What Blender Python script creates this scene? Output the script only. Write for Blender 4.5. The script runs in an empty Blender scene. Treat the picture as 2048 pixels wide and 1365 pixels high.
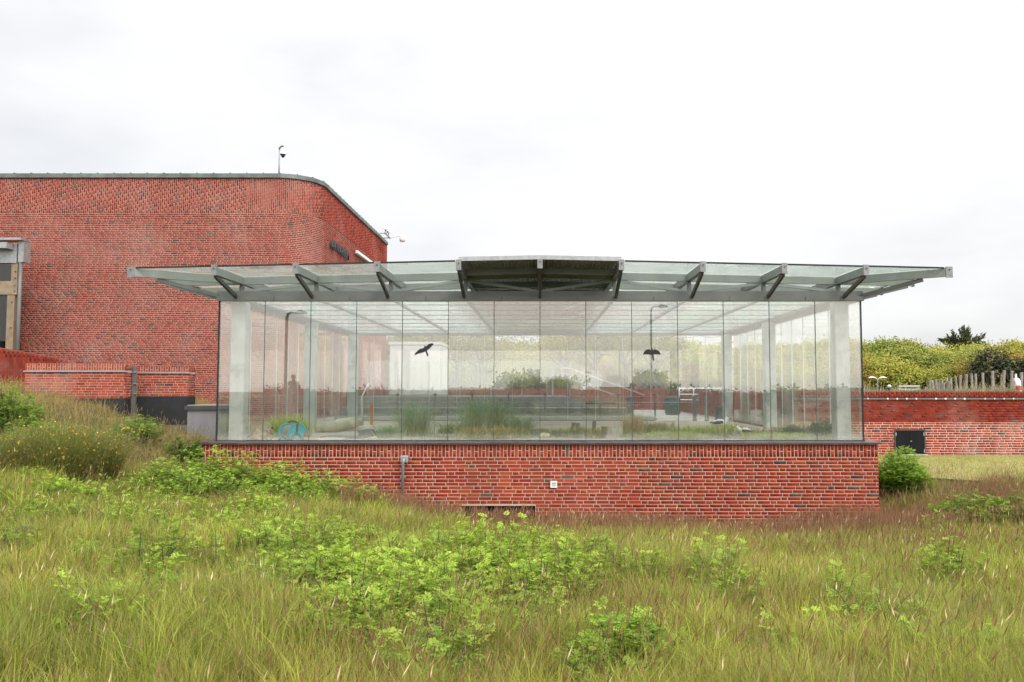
import bpy, math, random
import numpy as np
from mathutils import Vector, Matrix, Euler

R = math.radians
rng = np.random.default_rng(7)
random.seed(7)
SC = bpy.context.scene
COL = SC.collection
E = 2.6                       # eye height; every coordinate below is given relative to the eye, z + E in the world

# ------------------------------------------------------------------ camera
PITCH, YAW, ROLL, FPX, PPX = 3.35, 0.0, 0.0, 1607.0, 1080.0   # PPX: the principal point sits right of the middle (the photograph is cropped)
cam = bpy.data.cameras.new("camera")
cam.sensor_width = 36.0
cam.lens = 36.0 * FPX / 2048.0
cam.clip_end = 3000.0
cam.shift_x = -(PPX - 1024.0) / 2048.0
camo = bpy.data.objects.new("camera", cam)
camo.location = (0, 0, E)
camo.rotation_euler = (Matrix.Rotation(R(YAW), 3, 'Z') @ Matrix.Rotation(R(90 + PITCH), 3, 'X') @ Matrix.Rotation(R(ROLL), 3, 'Z')).to_euler()
COL.objects.link(camo)
SC.camera = camo
CR = camo.rotation_euler.to_matrix()

def at(px, py, Y):
    """point seen at a pixel of the photograph at depth Y, relative to the eye"""
    d = CR @ Vector(((px - PPX) / FPX, (682.5 - py) / FPX, -1.0))
    return d * (Y / d.y)

# ------------------------------------------------------------------ world and sun
SUN_EL, SUN_AZ = R(42), R(148)      # azimuth clockwise from +Y: behind the camera, to its right
w = bpy.data.worlds.new("World")
SC.world = w
w.use_nodes = True
nt = w.node_tree
nt.nodes.clear()
N = nt.nodes.new
out = N("ShaderNodeOutputWorld"); bg = N("ShaderNodeBackground")
sky = N("ShaderNodeTexSky"); sky.sky_type = 'NISHITA'; sky.sun_disc = False
sky.sun_elevation = SUN_EL; sky.sun_rotation = SUN_AZ; sky.dust_density = 4.0; sky.air_density = 1.0
tc = N("ShaderNodeTexCoord"); sep = N("ShaderNodeSeparateXYZ")
mp = N("ShaderNodeMapping"); mp.inputs['Scale'].default_value = (1.0, 1.0, 2.6); mp.inputs['Rotation'].default_value = (0, R(-14), R(38)); mp.inputs['Location'].default_value = (.35, .2, .1)
no = N("ShaderNodeTexNoise"); no.inputs['Scale'].default_value = 1.7; no.inputs['Detail'].default_value = 5; no.inputs['Roughness'].default_value = .52
rp = N("ShaderNodeValToRGB")
rp.color_ramp.elements[0].position = .40; rp.color_ramp.elements[0].color = (.83, .83, .838, 1)
rp.color_ramp.elements[1].position = .62; rp.color_ramp.elements[1].color = (1.06, 1.06, 1.06, 1)
z2 = N("ShaderNodeMath"); z2.operation = 'MULTIPLY'
zg = N("ShaderNodeMath"); zg.operation = 'MULTIPLY_ADD'; zg.inputs[1].default_value = .9; zg.inputs[2].default_value = 1.10
vm = N("ShaderNodeVectorMath"); vm.operation = 'SCALE'
v10 = N("ShaderNodeVectorMath"); v10.operation = 'SCALE'; v10.inputs['Scale'].default_value = 10.0
mx = N("ShaderNodeMix"); mx.data_type = 'RGBA'; mx.inputs[0].default_value = .80
zc = N("ShaderNodeMath"); zc.operation = 'MAXIMUM'; zc.inputs[1].default_value = 0.0
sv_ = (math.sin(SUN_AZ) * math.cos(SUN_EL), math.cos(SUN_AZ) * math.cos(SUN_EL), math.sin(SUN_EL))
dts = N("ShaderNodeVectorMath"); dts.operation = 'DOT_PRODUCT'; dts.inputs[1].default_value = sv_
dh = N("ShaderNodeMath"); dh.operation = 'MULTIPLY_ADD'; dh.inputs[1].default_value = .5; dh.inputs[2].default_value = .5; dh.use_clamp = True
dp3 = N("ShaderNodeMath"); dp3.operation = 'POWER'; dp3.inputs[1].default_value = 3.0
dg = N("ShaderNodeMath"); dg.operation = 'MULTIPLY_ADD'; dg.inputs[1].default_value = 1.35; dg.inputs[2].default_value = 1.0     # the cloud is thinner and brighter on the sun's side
zm = N("ShaderNodeMath"); zm.operation = 'MULTIPLY'
L = nt.links.new
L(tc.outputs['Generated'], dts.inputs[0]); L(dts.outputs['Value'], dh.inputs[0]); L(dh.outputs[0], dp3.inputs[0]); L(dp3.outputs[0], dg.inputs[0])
L(tc.outputs['Generated'], mp.inputs['Vector']); L(mp.outputs[0], no.inputs['Vector']); L(no.outputs['Fac'], rp.inputs[0])
L(tc.outputs['Generated'], sep.inputs[0]); L(sep.outputs['Z'], zc.inputs[0]); L(zc.outputs[0], z2.inputs[0]); L(zc.outputs[0], z2.inputs[1])
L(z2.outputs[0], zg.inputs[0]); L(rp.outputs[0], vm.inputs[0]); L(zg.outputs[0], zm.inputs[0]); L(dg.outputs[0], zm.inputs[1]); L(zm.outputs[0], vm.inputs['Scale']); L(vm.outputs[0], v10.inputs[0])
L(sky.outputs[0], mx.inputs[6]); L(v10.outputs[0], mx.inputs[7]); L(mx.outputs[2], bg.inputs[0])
bg.inputs[1].default_value = 0.1
L(bg.outputs[0], out.inputs[0])

sun = bpy.data.lights.new("sun", 'SUN'); sun.energy = 1.4; sun.angle = R(14); sun.color = (1, .95, .87)
suno = bpy.data.objects.new("sun", sun); COL.objects.link(suno)
sd = Vector((math.sin(SUN_AZ) * math.cos(SUN_EL), math.cos(SUN_AZ) * math.cos(SUN_EL), math.sin(SUN_EL)))
suno.rotation_euler = (-sd).to_track_quat('-Z', 'Y').to_euler()
suno.location = (20, -20, 40)

SC.view_settings.view_transform = 'Standard'
SC.view_settings.look = 'None'
SC.view_settings.exposure = 0.03
SC.view_settings.gamma = 1.0
SC.render.engine = 'CYCLES'
cy = SC.cycles
cy.max_bounces = 12; cy.transparent_max_bounces = 40; cy.glossy_bounces = 5; cy.diffuse_bounces = 4; cy.transmission_bounces = 8
cy.caustics_reflective = False; cy.caustics_refractive = False
cy.sample_clamp_indirect = 6
cy.use_denoising = True
try:
    cy.denoiser = 'OPENIMAGEDENOISE'; cy.denoising_prefilter = 'ACCURATE'
except Exception:
    pass

# ------------------------------------------------------------------ helpers
def lin(r, g, b):
    f = lambda v: (v / 255 / 12.92) if v / 255 <= .04045 else ((v / 255 + .055) / 1.055) ** 2.4
    return (f(r), f(g), f(b))

ORD = ['first', 'second', 'third', 'fourth', 'fifth', 'sixth', 'seventh', 'eighth', 'ninth', 'tenth', 'eleventh', 'twelfth', 'thirteenth', 'fourteenth', 'fifteenth', 'sixteenth', 'seventeenth', 'eighteenth', 'nineteenth', 'twentieth', 'twenty-first', 'twenty-second', 'twenty-third', 'twenty-fourth']
WORLD = {}                    # world origin of each object, relative to the eye

def tag(o, label=None, cat=None, group=None, kind=None):
    if label: o['label'] = label
    if cat: o['category'] = cat
    if group: o['group'] = group
    if kind: o['kind'] = kind
    return o

def thing(name, label, cat, loc=(0, 0, 0), group=None, rz=0.0, scale=1.0):
    o = bpy.data.objects.new(name, None)
    o.empty_display_size = .2
    COL.objects.link(o)
    o.location = (loc[0], loc[1], loc[2] + E)
    o.rotation_euler = (0, 0, rz)
    o.scale = (scale,) * 3 if not hasattr(scale, '__len__') else scale
    WORLD[o.name] = Vector(loc)
    return tag(o, label, cat, group)

def link(name, me, parent=None, loc=None):
    """link a mesh; loc is relative to the eye (or None: the mesh keeps its parent's frame)"""
    o = bpy.data.objects.new(name, me)
    COL.objects.link(o)
    if parent is not None:
        o.parent = parent
        if loc is not None:
            o.location = Vector(loc) - WORLD[parent.name]
            WORLD[o.name] = Vector(loc)
        else:
            WORLD[o.name] = Vector(WORLD[parent.name])
    else:
        loc = Vector(loc or (0, 0, 0))
        o.location = (loc.x, loc.y, loc.z + E)
        WORLD[o.name] = loc
    return o

class MB:
    def __init__(s):
        s.v = []; s.f = []; s.c = []; s.m = []
        s.n = 0
    def add(s, vs, fs, col=None, mat=0):
        b = s.n
        s.v.extend(vs); s.n += len(vs)
        s.f.extend([tuple(i + b for i in f) for f in fs])
        s.m.extend([mat] * len(fs))
        s.c.extend([col or (1, 1, 1)] * len(vs))
        return s
    def box(s, c, d, col=None, mat=0, rz=0.0):
        hx, hy, hz = d[0] / 2, d[1] / 2, d[2] / 2
        vs = []
        cs, sn = math.cos(rz), math.sin(rz)
        for z in (-hz, hz):
            for x, y in ((-hx, -hy), (hx, -hy), (hx, hy), (-hx, hy)):
                vs.append((c[0] + x * cs - y * sn, c[1] + x * sn + y * cs, c[2] + z))
        return s.add(vs, [(3, 2, 1, 0), (4, 5, 6, 7), (0, 1, 5, 4), (1, 2, 6, 5), (2, 3, 7, 6), (3, 0, 4, 7)], col, mat)
    def bb(s, x0, x1, y0, y1, z0, z1, col=None, mat=0):
        return s.box(((x0 + x1) / 2, (y0 + y1) / 2, (z0 + z1) / 2), (x1 - x0, y1 - y0, z1 - z0), col, mat)
    def bar(s, p0, p1, wd, ht, col=None, mat=0, up=(0, 0, 1)):
        p0, p1 = Vector(p0), Vector(p1)
        t = (p1 - p0).normalized()
        u = Vector(up)
        sd_ = t.cross(u)
        if sd_.length < 1e-4:
            sd_ = t.cross(Vector((0, 1, 0)))
        sd_.normalize()
        u = sd_.cross(t).normalized()
        vs = []
        for p in (p0, p1):
            for a, b in ((-1, -1), (1, -1), (1, 1), (-1, 1)):
                vs.append(tuple(p + sd_ * (a * wd / 2) + u * (b * ht / 2)))
        return s.add(vs, [(0, 1, 2, 3), (7, 6, 5, 4), (0, 4, 5, 1), (1, 5, 6, 2), (2, 6, 7, 3), (3, 7, 4, 0)], col, mat)
    def tube(s, pts, rads, n=8, col=None, mat=0, cap=True):
        pts = [Vector(p) for p in pts]
        if not hasattr(rads, '__len__'): rads = [rads] * len(pts)
        vs, fs = [], []
        ref = Vector((0.13, .99, .07))
        for i, p in enumerate(pts):
            t = (pts[min(i + 1, len(pts) - 1)] - pts[max(i - 1, 0)])
            t.normalize()
            a = t.cross(ref)
            if a.length < 1e-3: a = t.cross(Vector((1, 0, 0)))
            a.normalize(); b = t.cross(a)
            for k in range(n):
                th = 2 * math.pi * k / n
                vs.append(tuple(p + (a * math.cos(th) + b * math.sin(th)) * rads[i]))
        for i in range(len(pts) - 1):
            for k in range(n):
                k2 = (k + 1) % n
                fs.append((i * n + k, i * n + k2, (i + 1) * n + k2, (i + 1) * n + k))
        if cap:
            fs.append(tuple(range(n - 1, -1, -1)))
            fs.append(tuple((len(pts) - 1) * n + k for k in range(n)))
        return s.add(vs, fs, col, mat)
    def prism(s, poly, h, axis='y', off=0.0, col=None, mat=0):
        """poly: 2-D outline in x,z (axis y) or x,y (axis z); extruded by h from off"""
        n = len(poly); vs = []
        for k in (0, 1):
            for a, b in poly:
                vs.append((a, off + k * h, b) if axis == 'y' else ((a, b, off + k * h) if axis == 'z' else (off + k * h, a, b)))
        fs = [tuple(range(n)), tuple(range(2 * n - 1, n - 1, -1))]
        for i in range(n):
            j = (i + 1) % n
            fs.append((i, i + n, j + n, j))
        return s.add(vs, fs, col, mat)
    def lathe(s, prof, c, n=16, col=None, mat=0):
        vs, fs = [], []
        for r, z in prof:
            for k in range(n):
                th = 2 * math.pi * k / n
                vs.append((c[0] + r * math.cos(th), c[1] + r * math.sin(th), c[2] + z))
        for i in range(len(prof) - 1):
            for k in range(n):
                k2 = (k + 1) % n
                fs.append((i * n + k, i * n + k2, (i + 1) * n + k2, (i + 1) * n + k))
        fs.append(tuple(range(n - 1, -1, -1))); fs.append(tuple((len(prof) - 1) * n + k for k in range(n)))
        return s.add(vs, fs, col, mat)
    def mesh(s, name, mats, origin=(0, 0, 0), smooth=False):
        me = bpy.data.meshes.new(name)
        o = Vector(origin)
        me.from_pydata([(v[0] - o.x, v[1] - o.y, v[2] - o.z) for v in s.v], [], s.f)
        if not isinstance(mats, (list, tuple)): mats = [mats]
        for m in mats: me.materials.append(m)
        if len(mats) > 1: me.polygons.foreach_set('material_index', s.m)
        if any(c != (1, 1, 1) for c in s.c):
            ca = me.color_attributes.new('col', 'FLOAT_COLOR', 'POINT')
            ca.data.foreach_set('color', np.c_[np.array(s.c, dtype=np.float32), np.ones(len(s.c), np.float32)].ravel())
        if smooth: me.polygons.foreach_set('use_smooth', [True] * len(me.polygons))
        me.update()
        return me
    def build(s, name, mats, parent=None, smooth=False, local=False, bevel=0):
        if local:
            o = link(name, s.mesh(name, mats, (0, 0, 0), smooth), parent)
        else:
            a = np.array(s.v)
            org = ((a[:, 0].min() + a[:, 0].max()) / 2, (a[:, 1].min() + a[:, 1].max()) / 2, a[:, 2].min())
            o = link(name, s.mesh(name, mats, org, smooth), parent, org)
        if bevel:
            m = o.modifiers.new('bevel', 'BEVEL'); m.width = bevel; m.segments = 2; m.limit_method = 'ANGLE'
        return o

def np_mesh(name, verts, faces, mats, cols=None, smooth=False, mat_idx=None):
    """numpy mesh: faces is a list of (k-gon arrays)"""
    me = bpy.data.meshes.new(name)
    me.vertices.add(len(verts)); me.vertices.foreach_set('co', np.asarray(verts, np.float32).ravel())
    loops = np.concatenate([f.ravel() for f in faces]).astype(np.int32)
    tot = np.concatenate([np.full(len(f), f.shape[1], np.int32) for f in faces])
    start = np.concatenate([[0], np.cumsum(tot)[:-1]]).astype(np.int32)
    me.loops.add(len(loops)); me.loops.foreach_set('vertex_index', loops)
    me.polygons.add(len(tot)); me.polygons.foreach_set('loop_start', start)
    try: me.polygons.foreach_set('loop_total', tot)
    except Exception: pass
    if not isinstance(mats, (list, tuple)): mats = [mats]
    for m in mats: me.materials.append(m)
    if mat_idx is not None: me.polygons.foreach_set('material_index', mat_idx.astype(np.int32))
    if smooth: me.polygons.foreach_set('use_smooth', np.ones(len(tot), bool))
    me.update(calc_edges=True)
    if cols is not None:
        ca = me.color_attributes.new('col', 'FLOAT_COLOR', 'POINT')
        ca.data.foreach_set('color', np.c_[np.asarray(cols, np.float32), np.ones(len(cols), np.float32)].ravel())
    return me

def copy_tree(o, loc, rz=0.0, scale=1.0, label=None):
    """a copy of a thing with copies of its parts and sub-parts"""
    c = o.copy(); COL.objects.link(c)
    c.location = (loc[0], loc[1], loc[2] + E); c.rotation_euler = (0, 0, rz)
    c.scale = (scale,) * 3 if not hasattr(scale, '__len__') else scale
    if label: c['label'] = label
    WORLD[c.name] = Vector(loc)
    for ch in o.children:
        d = ch.copy(); COL.objects.link(d); d.parent = c
        for g_ in ch.children:
            e = g_.copy(); COL.objects.link(e); e.parent = d
    return c

# ------------------------------------------------------------------ materials
MATS = {}
def nodes(name):
    m = bpy.data.materials.new(name); m.use_nodes = True
    t = m.node_tree
    return m, t, t.nodes['Principled BSDF'], t.nodes.new, t.links.new

def plain(name, col, rough=.6, metal=0.0, var=.12, scale=6.0, bump=0.0, bscale=40.0, spec=.4, stain=None, stain_scale=3.0, stain_amt=.5):
    m, t, b, n, l = nodes(name)
    b.inputs['Roughness'].default_value = rough; b.inputs['Metallic'].default_value = metal
    b.inputs['Specular IOR Level'].default_value = spec
    tcn = n('ShaderNodeTexCoord')
    nz = n('ShaderNodeTexNoise'); nz.inputs['Scale'].default_value = scale; nz.inputs['Detail'].default_value = 6
    geo = n('ShaderNodeNewGeometry')
    l(geo.outputs['Position'], nz.inputs['Vector'])
    mr = n('ShaderNodeMapRange'); mr.inputs[1].default_value = .3; mr.inputs[2].default_value = .7
    mr.inputs[3].default_value = 1 - var; mr.inputs[4].default_value = 1 + var
    l(nz.outputs['Fac'], mr.inputs[0])
    vs = n('ShaderNodeVectorMath'); vs.operation = 'SCALE'; vs.inputs[0].default_value = col
    l(mr.outputs[0], vs.inputs['Scale'])
    last = vs.outputs[0]
    if stain:
        sn = n('ShaderNodeTexNoise'); sn.inputs['Scale'].default_value = stain_scale; sn.inputs['Detail'].default_value = 8; sn.inputs['Roughness'].default_value = .65
        l(geo.outputs['Position'], sn.inputs['Vector'])
        sr = n('ShaderNodeMapRange'); sr.inputs[1].default_value = .5; sr.inputs[2].default_value = .72; sr.inputs[4].default_value = stain_amt
        l(sn.outputs['Fac'], sr.inputs[0])
        mm = n('ShaderNodeMix'); mm.data_type = 'RGBA'; mm.inputs[7].default_value = (*stain, 1)
        l(sr.outputs[0], mm.inputs[0]); l(last, mm.inputs[6]); last = mm.outputs[2]
    l(last, b.inputs['Base Color'])
    if bump:
        bn = n('ShaderNodeTexNoise'); bn.inputs['Scale'].default_value = bscale; bn.inputs['Detail'].default_value = 5
        l(geo.outputs['Position'], bn.inputs['Vector'])
        bp = n('ShaderNodeBump'); bp.inputs['Strength'].default_value = bump; bp.inputs['Distance'].default_value = .01
        l(bn.outputs['Fac'], bp.inputs['Height']); l(bp.outputs[0], b.inputs['Normal'])
    MATS[name] = m
    return m

def brick_mat(name, source='attr', chalk=0.0, dirt=0.0):
    """brick colour from the mesh attribute (joined bricks) or the object's own colour (single bricks)"""
    m, t, b, n, l = nodes(name)
    b.inputs['Roughness'].default_value = .9; b.inputs['Specular IOR Level'].default_value = .1
    geo = n('ShaderNodeNewGeometry')
    if source == 'attr':
        a = n('ShaderNodeAttribute'); a.attribute_name = 'col'; co = a.outputs['Color']
    else:
        a = n('ShaderNodeObjectInfo'); co = a.outputs['Color']
    nz = n('ShaderNodeTexNoise'); nz.inputs['Scale'].default_value = 16; nz.inputs['Detail'].default_value = 6; nz.inputs['Roughness'].default_value = .7
    l(geo.outputs['Position'], nz.inputs['Vector'])
    mr = n('ShaderNodeMapRange'); mr.inputs[1].default_value = .3; mr.inputs[2].default_value = .7; mr.inputs[3].default_value = .78; mr.inputs[4].default_value = 1.2
    l(nz.outputs['Fac'], mr.inputs[0])
    vs = n('ShaderNodeVectorMath'); vs.operation = 'SCALE'; l(co, vs.inputs[0]); l(mr.outputs[0], vs.inputs['Scale'])
    last = vs.outputs[0]
    if chalk:
        cz = n('ShaderNodeTexNoise'); cz.inputs['Scale'].default_value = .55; cz.inputs['Detail'].default_value = 9; cz.inputs['Roughness'].default_value = .62
        l(geo.outputs['Position'], cz.inputs['Vector'])
        cr = n('ShaderNodeMapRange'); cr.inputs[1].default_value = .5; cr.inputs[2].default_value = .75; cr.inputs[4].default_value = chalk
        l(cz.outputs['Fac'], cr.inputs[0])
        mm = n('ShaderNodeMix'); mm.data_type = 'RGBA'; mm.inputs[7].default_value = (.62, .48, .43, 1)
        l(cr.outputs[0], mm.inputs[0]); l(last, mm.inputs[6]); last = mm.outputs[2]
    if dirt:
        cz = n('ShaderNodeTexNoise'); cz.inputs['Scale'].default_value = .8; cz.inputs['Detail'].default_value = 8
        mpn = n('ShaderNodeMapping'); mpn.inputs['Scale'].default_value = (2.2, 2.2, .3)
        l(geo.outputs['Position'], mpn.inputs['Vector']); l(mpn.outputs[0], cz.inputs['Vector'])
        cr = n('ShaderNodeMapRange'); cr.inputs[1].default_value = .52; cr.inputs[2].default_value = .75; cr.inputs[4].default_value = dirt
        l(cz.outputs['Fac'], cr.inputs[0])
        mm = n('ShaderNodeMix'); mm.data_type = 'RGBA'; mm.inputs[7].default_value = (.13, .06, .035, 1)
        l(cr.outputs[0], mm.inputs[0]); l(last, mm.inputs[6]); last = mm.outputs[2]
    l(last, b.inputs['Base Color'])
    bn = n('ShaderNodeTexNoise'); bn.inputs['Scale'].default_value = 90; bn.inputs['Detail'].default_value = 4
    l(geo.outputs['Position'], bn.inputs['Vector'])
    bp = n('ShaderNodeBump'); bp.inputs['Strength'].default_value = .35; bp.inputs['Distance'].default_value = .006
    l(bn.outputs['Fac'], bp.inputs['Height']); l(bp.outputs[0], b.inputs['Normal'])
    MATS[name] = m
    return m

def leaf_mat(name, trans=.35, rough=.55, gain=1.0, vary=False):
    m, t, b, n, l = nodes(name)
    a = n('ShaderNodeAttribute'); a.attribute_name = 'col'
    vs = n('ShaderNodeVectorMath'); vs.operation = 'SCALE'
    oi = n('ShaderNodeObjectInfo'); mr = n('ShaderNodeMapRange'); mr.inputs[3].default_value = gain * (.72 if vary else 1); mr.inputs[4].default_value = gain * (1.12 if vary else 1)
    l(oi.outputs['Random'], mr.inputs[0]); l(mr.outputs[0], vs.inputs['Scale'])
    l(a.outputs['Color'], vs.inputs[0])
    l(vs.outputs[0], b.inputs['Base Color']); b.inputs['Roughness'].default_value = rough; b.inputs['Specular IOR Level'].default_value = .3
    tr = n('ShaderNodeBsdfTranslucent'); l(vs.outputs[0], tr.inputs['Color'])
    mxs = n('ShaderNodeMixShader'); mxs.inputs[0].default_value = trans
    l(b.outputs[0], mxs.inputs[1]); l(tr.outputs[0], mxs.inputs[2])
    l(mxs.outputs[0], t.nodes['Material Output'].inputs['Surface'])
    MATS[name] = m
    return m

def glass_mat(name, r0=.08, tint=(.96, .985, .975), film=0.0, haze=None, film_col=(.8, .84, .82), tmix=.5):
    """clear pane: straight-through transmission, mirror reflection by angle, a thin film of dirt"""
    m = bpy.data.materials.new(name); m.use_nodes = True
    t = m.node_tree; t.nodes.clear(); n = t.nodes.new; l = t.links.new
    o = n('ShaderNodeOutputMaterial')
    tr = n('ShaderNodeBsdfTransparent'); tr.inputs[0].default_value = (*tint, 1)
    gl = n('ShaderNodeBsdfGlossy'); gl.inputs['Roughness'].default_value = 0.0; gl.inputs['Color'].default_value = (1, .96, .89, 1)
    geo = n('ShaderNodeNewGeometry')
    dt = n('ShaderNodeVectorMath'); dt.operation = 'DOT_PRODUCT'
    l(geo.outputs['Incoming'], dt.inputs[0]); l(geo.outputs['Normal'], dt.inputs[1])
    ab = n('ShaderNodeMath'); ab.operation = 'ABSOLUTE'; l(dt.outputs['Value'], ab.inputs[0])
    s1 = n('ShaderNodeMath'); s1.operation = 'SUBTRACT'; s1.inputs[0].default_value = 1.0; l(ab.outputs[0], s1.inputs[1])
    p5 = n('ShaderNodeMath'); p5.operation = 'POWER'; p5.inputs[1].default_value = 5.0; l(s1.outputs[0], p5.inputs[0])
    ma = n('ShaderNodeMath'); ma.operation = 'MULTIPLY_ADD'; ma.inputs[1].default_value = 1 - r0; ma.inputs[2].default_value = r0
    l(p5.outputs[0], ma.inputs[0])
    mxs = n('ShaderNodeMixShader'); l(ma.outputs[0], mxs.inputs[0]); l(tr.outputs[0], mxs.inputs[1]); l(gl.outputs[0], mxs.inputs[2])
    last = mxs.outputs[0]
    if film or haze:
        df = n('ShaderNodeBsdfDiffuse'); df.inputs[0].default_value = (*film_col, 1)
        dtl = n('ShaderNodeBsdfTranslucent'); dtl.inputs[0].default_value = (*film_col, 1)
        dm = n('ShaderNodeMixShader'); dm.inputs[0].default_value = tmix; l(df.outputs[0], dm.inputs[1]); l(dtl.outputs[0], dm.inputs[2])
        nz = n('ShaderNodeTexNoise'); nz.inputs['Scale'].default_value = 1.7; nz.inputs['Detail'].default_value = 7; nz.inputs['Roughness'].default_value = .6
        mpn = n('ShaderNodeMapping'); mpn.inputs['Scale'].default_value = (2.6, 2.6, .30)
        l(geo.outputs['Position'], mpn.inputs['Vector']); l(mpn.outputs[0], nz.inputs['Vector'])
        mr = n('ShaderNodeMapRange'); mr.inputs[1].default_value = .32; mr.inputs[2].default_value = .75; mr.inputs[3].default_value = film * .35; mr.inputs[4].default_value = film * 1.5
        l(nz.outputs['Fac'], mr.inputs[0])
        fac = mr.outputs[0]
        if haze:
            sp = n('ShaderNodeSeparateXYZ'); l(geo.outputs['Position'], sp.inputs[0])
            hz = n('ShaderNodeMapRange'); hz.interpolation_type = 'SMOOTHSTEP'
            hz.inputs[1].default_value = haze[0] + E; hz.inputs[2].default_value = haze[1] + E; hz.inputs[3].default_value = haze[2]; hz.inputs[4].default_value = 0
            l(sp.outputs['Z'], hz.inputs[0])
            hm = n('ShaderNodeMath'); hm.operation = 'MULTIPLY'; l(hz.outputs[0], hm.inputs[0]); l(nz.outputs['Fac'], hm.inputs[1])
            ad = n('ShaderNodeMath'); ad.operation = 'ADD'; l(hm.outputs[0], ad.inputs[0]); l(fac, ad.inputs[1]); fac = ad.outputs[0]
        m2 = n('ShaderNodeMixShader'); l(fac, m2.inputs[0]); l(last, m2.inputs[1]); l(dm.outputs[0], m2.inputs[2]); last = m2.outputs[0]
    l(last, o.inputs['Surface'])
    MATS[name] = m
    return m

brick_mat('brick_front', 'attr', .06, .5); brick_mat('brick_front_one', 'obj', .06, .5)
brick_mat('brick_main', 'attr', .20, .35); brick_mat('brick_main_one', 'obj', .20, .35)
brick_mat('brick_low', 'attr', .30, .35); brick_mat('brick_low_one', 'obj', .30, .35)
plain('mortar', (.50, .42, .345), .95, var=.15, scale=1.2, bump=.3, bscale=60, stain=(.40, .26, .19), stain_scale=.7, stain_amt=.5)
plain('mortar_pale', (.74, .68, .62), .95, var=.2, scale=2, bump=.4, bscale=60, stain=(.36, .2, .15), stain_scale=1.1, stain_amt=.6)
plain('mortar_red', (.17, .045, .03), .95, var=.2, scale=2, bump=.4, bscale=60)
plain('steel', (.165, .165, .158), .55, .2, var=.14, scale=3, stain=(.20, .21, .17), stain_scale=2.2, stain_amt=.6)
plain('steel_pale', (.27, .285, .27), .5, .2, var=.12, scale=3, stain=(.30, .31, .22), stain_scale=2.4, stain_amt=.7)
plain('steel_dark', (.085, .08, .075), .55, .3, var=.15, scale=4)
plain('galvanised', (.38, .385, .39), .42, .5, var=.16, scale=12)
plain('sheet_metal', (.40, .40, .43), .6, .0, var=.15, scale=5)
plain('clamp_steel', (.24, .245, .25), .5, .3, var=.15, scale=12); plain('cabin_paint', (.52, .52, .515), .5, var=.06, scale=1.5); plain('gasket', (.02, .022, .022), .7); plain('silicone', (.06, .075, .07), .6)
plain('joint_pale', (.72, .75, .72), .6)
plain('coping', (.075, .045, .048), .42, var=.2, scale=4, bump=.1, stain=(.16, .14, .14), stain_scale=2.5, stain_amt=.5, spec=.5)
plain('concrete_column', (.52, .53, .49), .85, var=.12, scale=3, bump=.3, bscale=50, stain=(.20, .26, .19), stain_scale=2.2, stain_amt=.9)
plain('concrete', (.21, .215, .185), .9, var=.15, scale=2, bump=.3, stain=(.20, .20, .16), stain_scale=1.5)
plain('concrete_pale', (.55, .54, .50), .9, var=.12, scale=2, bump=.3)
plain('copper', (.15, .17, .165), .6, .3, var=.25, scale=2.2, stain=(.24, .34, .31), stain_scale=1.4, stain_amt=.7)
plain('bitumen', (.022, .023, .026), .75, var=.3, scale=3, bump=.4, bscale=30)
plain('grey_render', (.25, .24, .25), .9, var=.08, scale=3, bump=.2)
plain('white_paint', (.78, .79, .79), .45, var=.05)
plain('white_plastic', (.80, .80, .78), .4, var=.05)
plain('black_plastic', (.015, .015, .017), .45)
plain('black_paint', (.012, .0125, .014), .8, var=.2, spec=.15)
plain('letter', (.06, .06, .058), .5, .3)
plain('timber', (.28, .21, .14), .7, var=.2, scale=5, bump=.3, bscale=50)
plain('timber_grey', (.30, .26, .235), .9, var=.3, scale=9, bump=.6, bscale=70, stain=(.16, .13, .12), stain_scale=8)
plain('bench_wood', (.50, .48, .44), .85, var=.15, scale=8, bump=.4)
plain('driftwood', (.48, .36, .24), .9, var=.3, scale=9, bump=.6, bscale=45, stain=(.14, .11, .08), stain_scale=6)
plain('log', (.52, .47, .34), .9, var=.25, scale=4, bump=.6, bscale=30, stain=(.22, .25, .12), stain_scale=3, stain_amt=.8)
plain('stone', (.46, .42, .35), .85, var=.2, scale=6, bump=.4, bscale=35, stain=(.2, .2, .15), stain_scale=5)
plain('stone_pale', (.66, .56, .46), .8, var=.15, scale=6, bump=.3, bscale=35)
plain('slate', (.12, .125, .125), .8, var=.25, scale=5, bump=.4)
plain('teal', (.006, .36, .42), .35, var=.05, spec=.5)
plain('hose', (.20, .25, .23), .5)
plain('red', (.62, .03, .025), .45)
plain('orange_wood', (.45, .20, .07), .7)
plain('dark_green', (.02, .055, .045), .5)
plain('bark', (.11, .085, .065), .9, var=.3, scale=12, bump=.6, bscale=30)
plain('earth', (.14, .10, .07), .95, var=.3, scale=5, bump=.5, bscale=25)
plain('paving', (.38, .37, .34), .9, var=.1, scale=1.5, bump=.2)
plain('decal', (.018, .017, .017), .6)
plain('feather_white', (.75, .74, .71), .8); plain('feather_dark', (.03, .03, .03), .7)
plain('cloth_dark', (.03, .032, .04), .9); plain('skin', (.5, .3, .22), .6)
plain('mole_hill', (.10, .075, .06), .95, var=.35, scale=14, bump=.9, bscale=40)
glass_mat('pane', .115, (.985, .993, .988), film=.034, haze=(-1.0, -.80, .42))
glass_mat('side_pane', .11, (.98, .992, .986), film=.02, haze=(-1.0, -.7, .3))
glass_mat('roof_glass', .06, (.93, .97, .955), film=.10, film_col=(.86, .93, .90), tmix=.92)
glass_mat('ceiling_glass', .05, (.88, .94, .95), film=.24, film_col=(.90, .95, .97), tmix=.95)
glass_mat('balustrade_glass', .06, (.95, .975, .96), film=.05)
glass_mat('window_glass', .06, (.35, .38, .36), film=.03)
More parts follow.
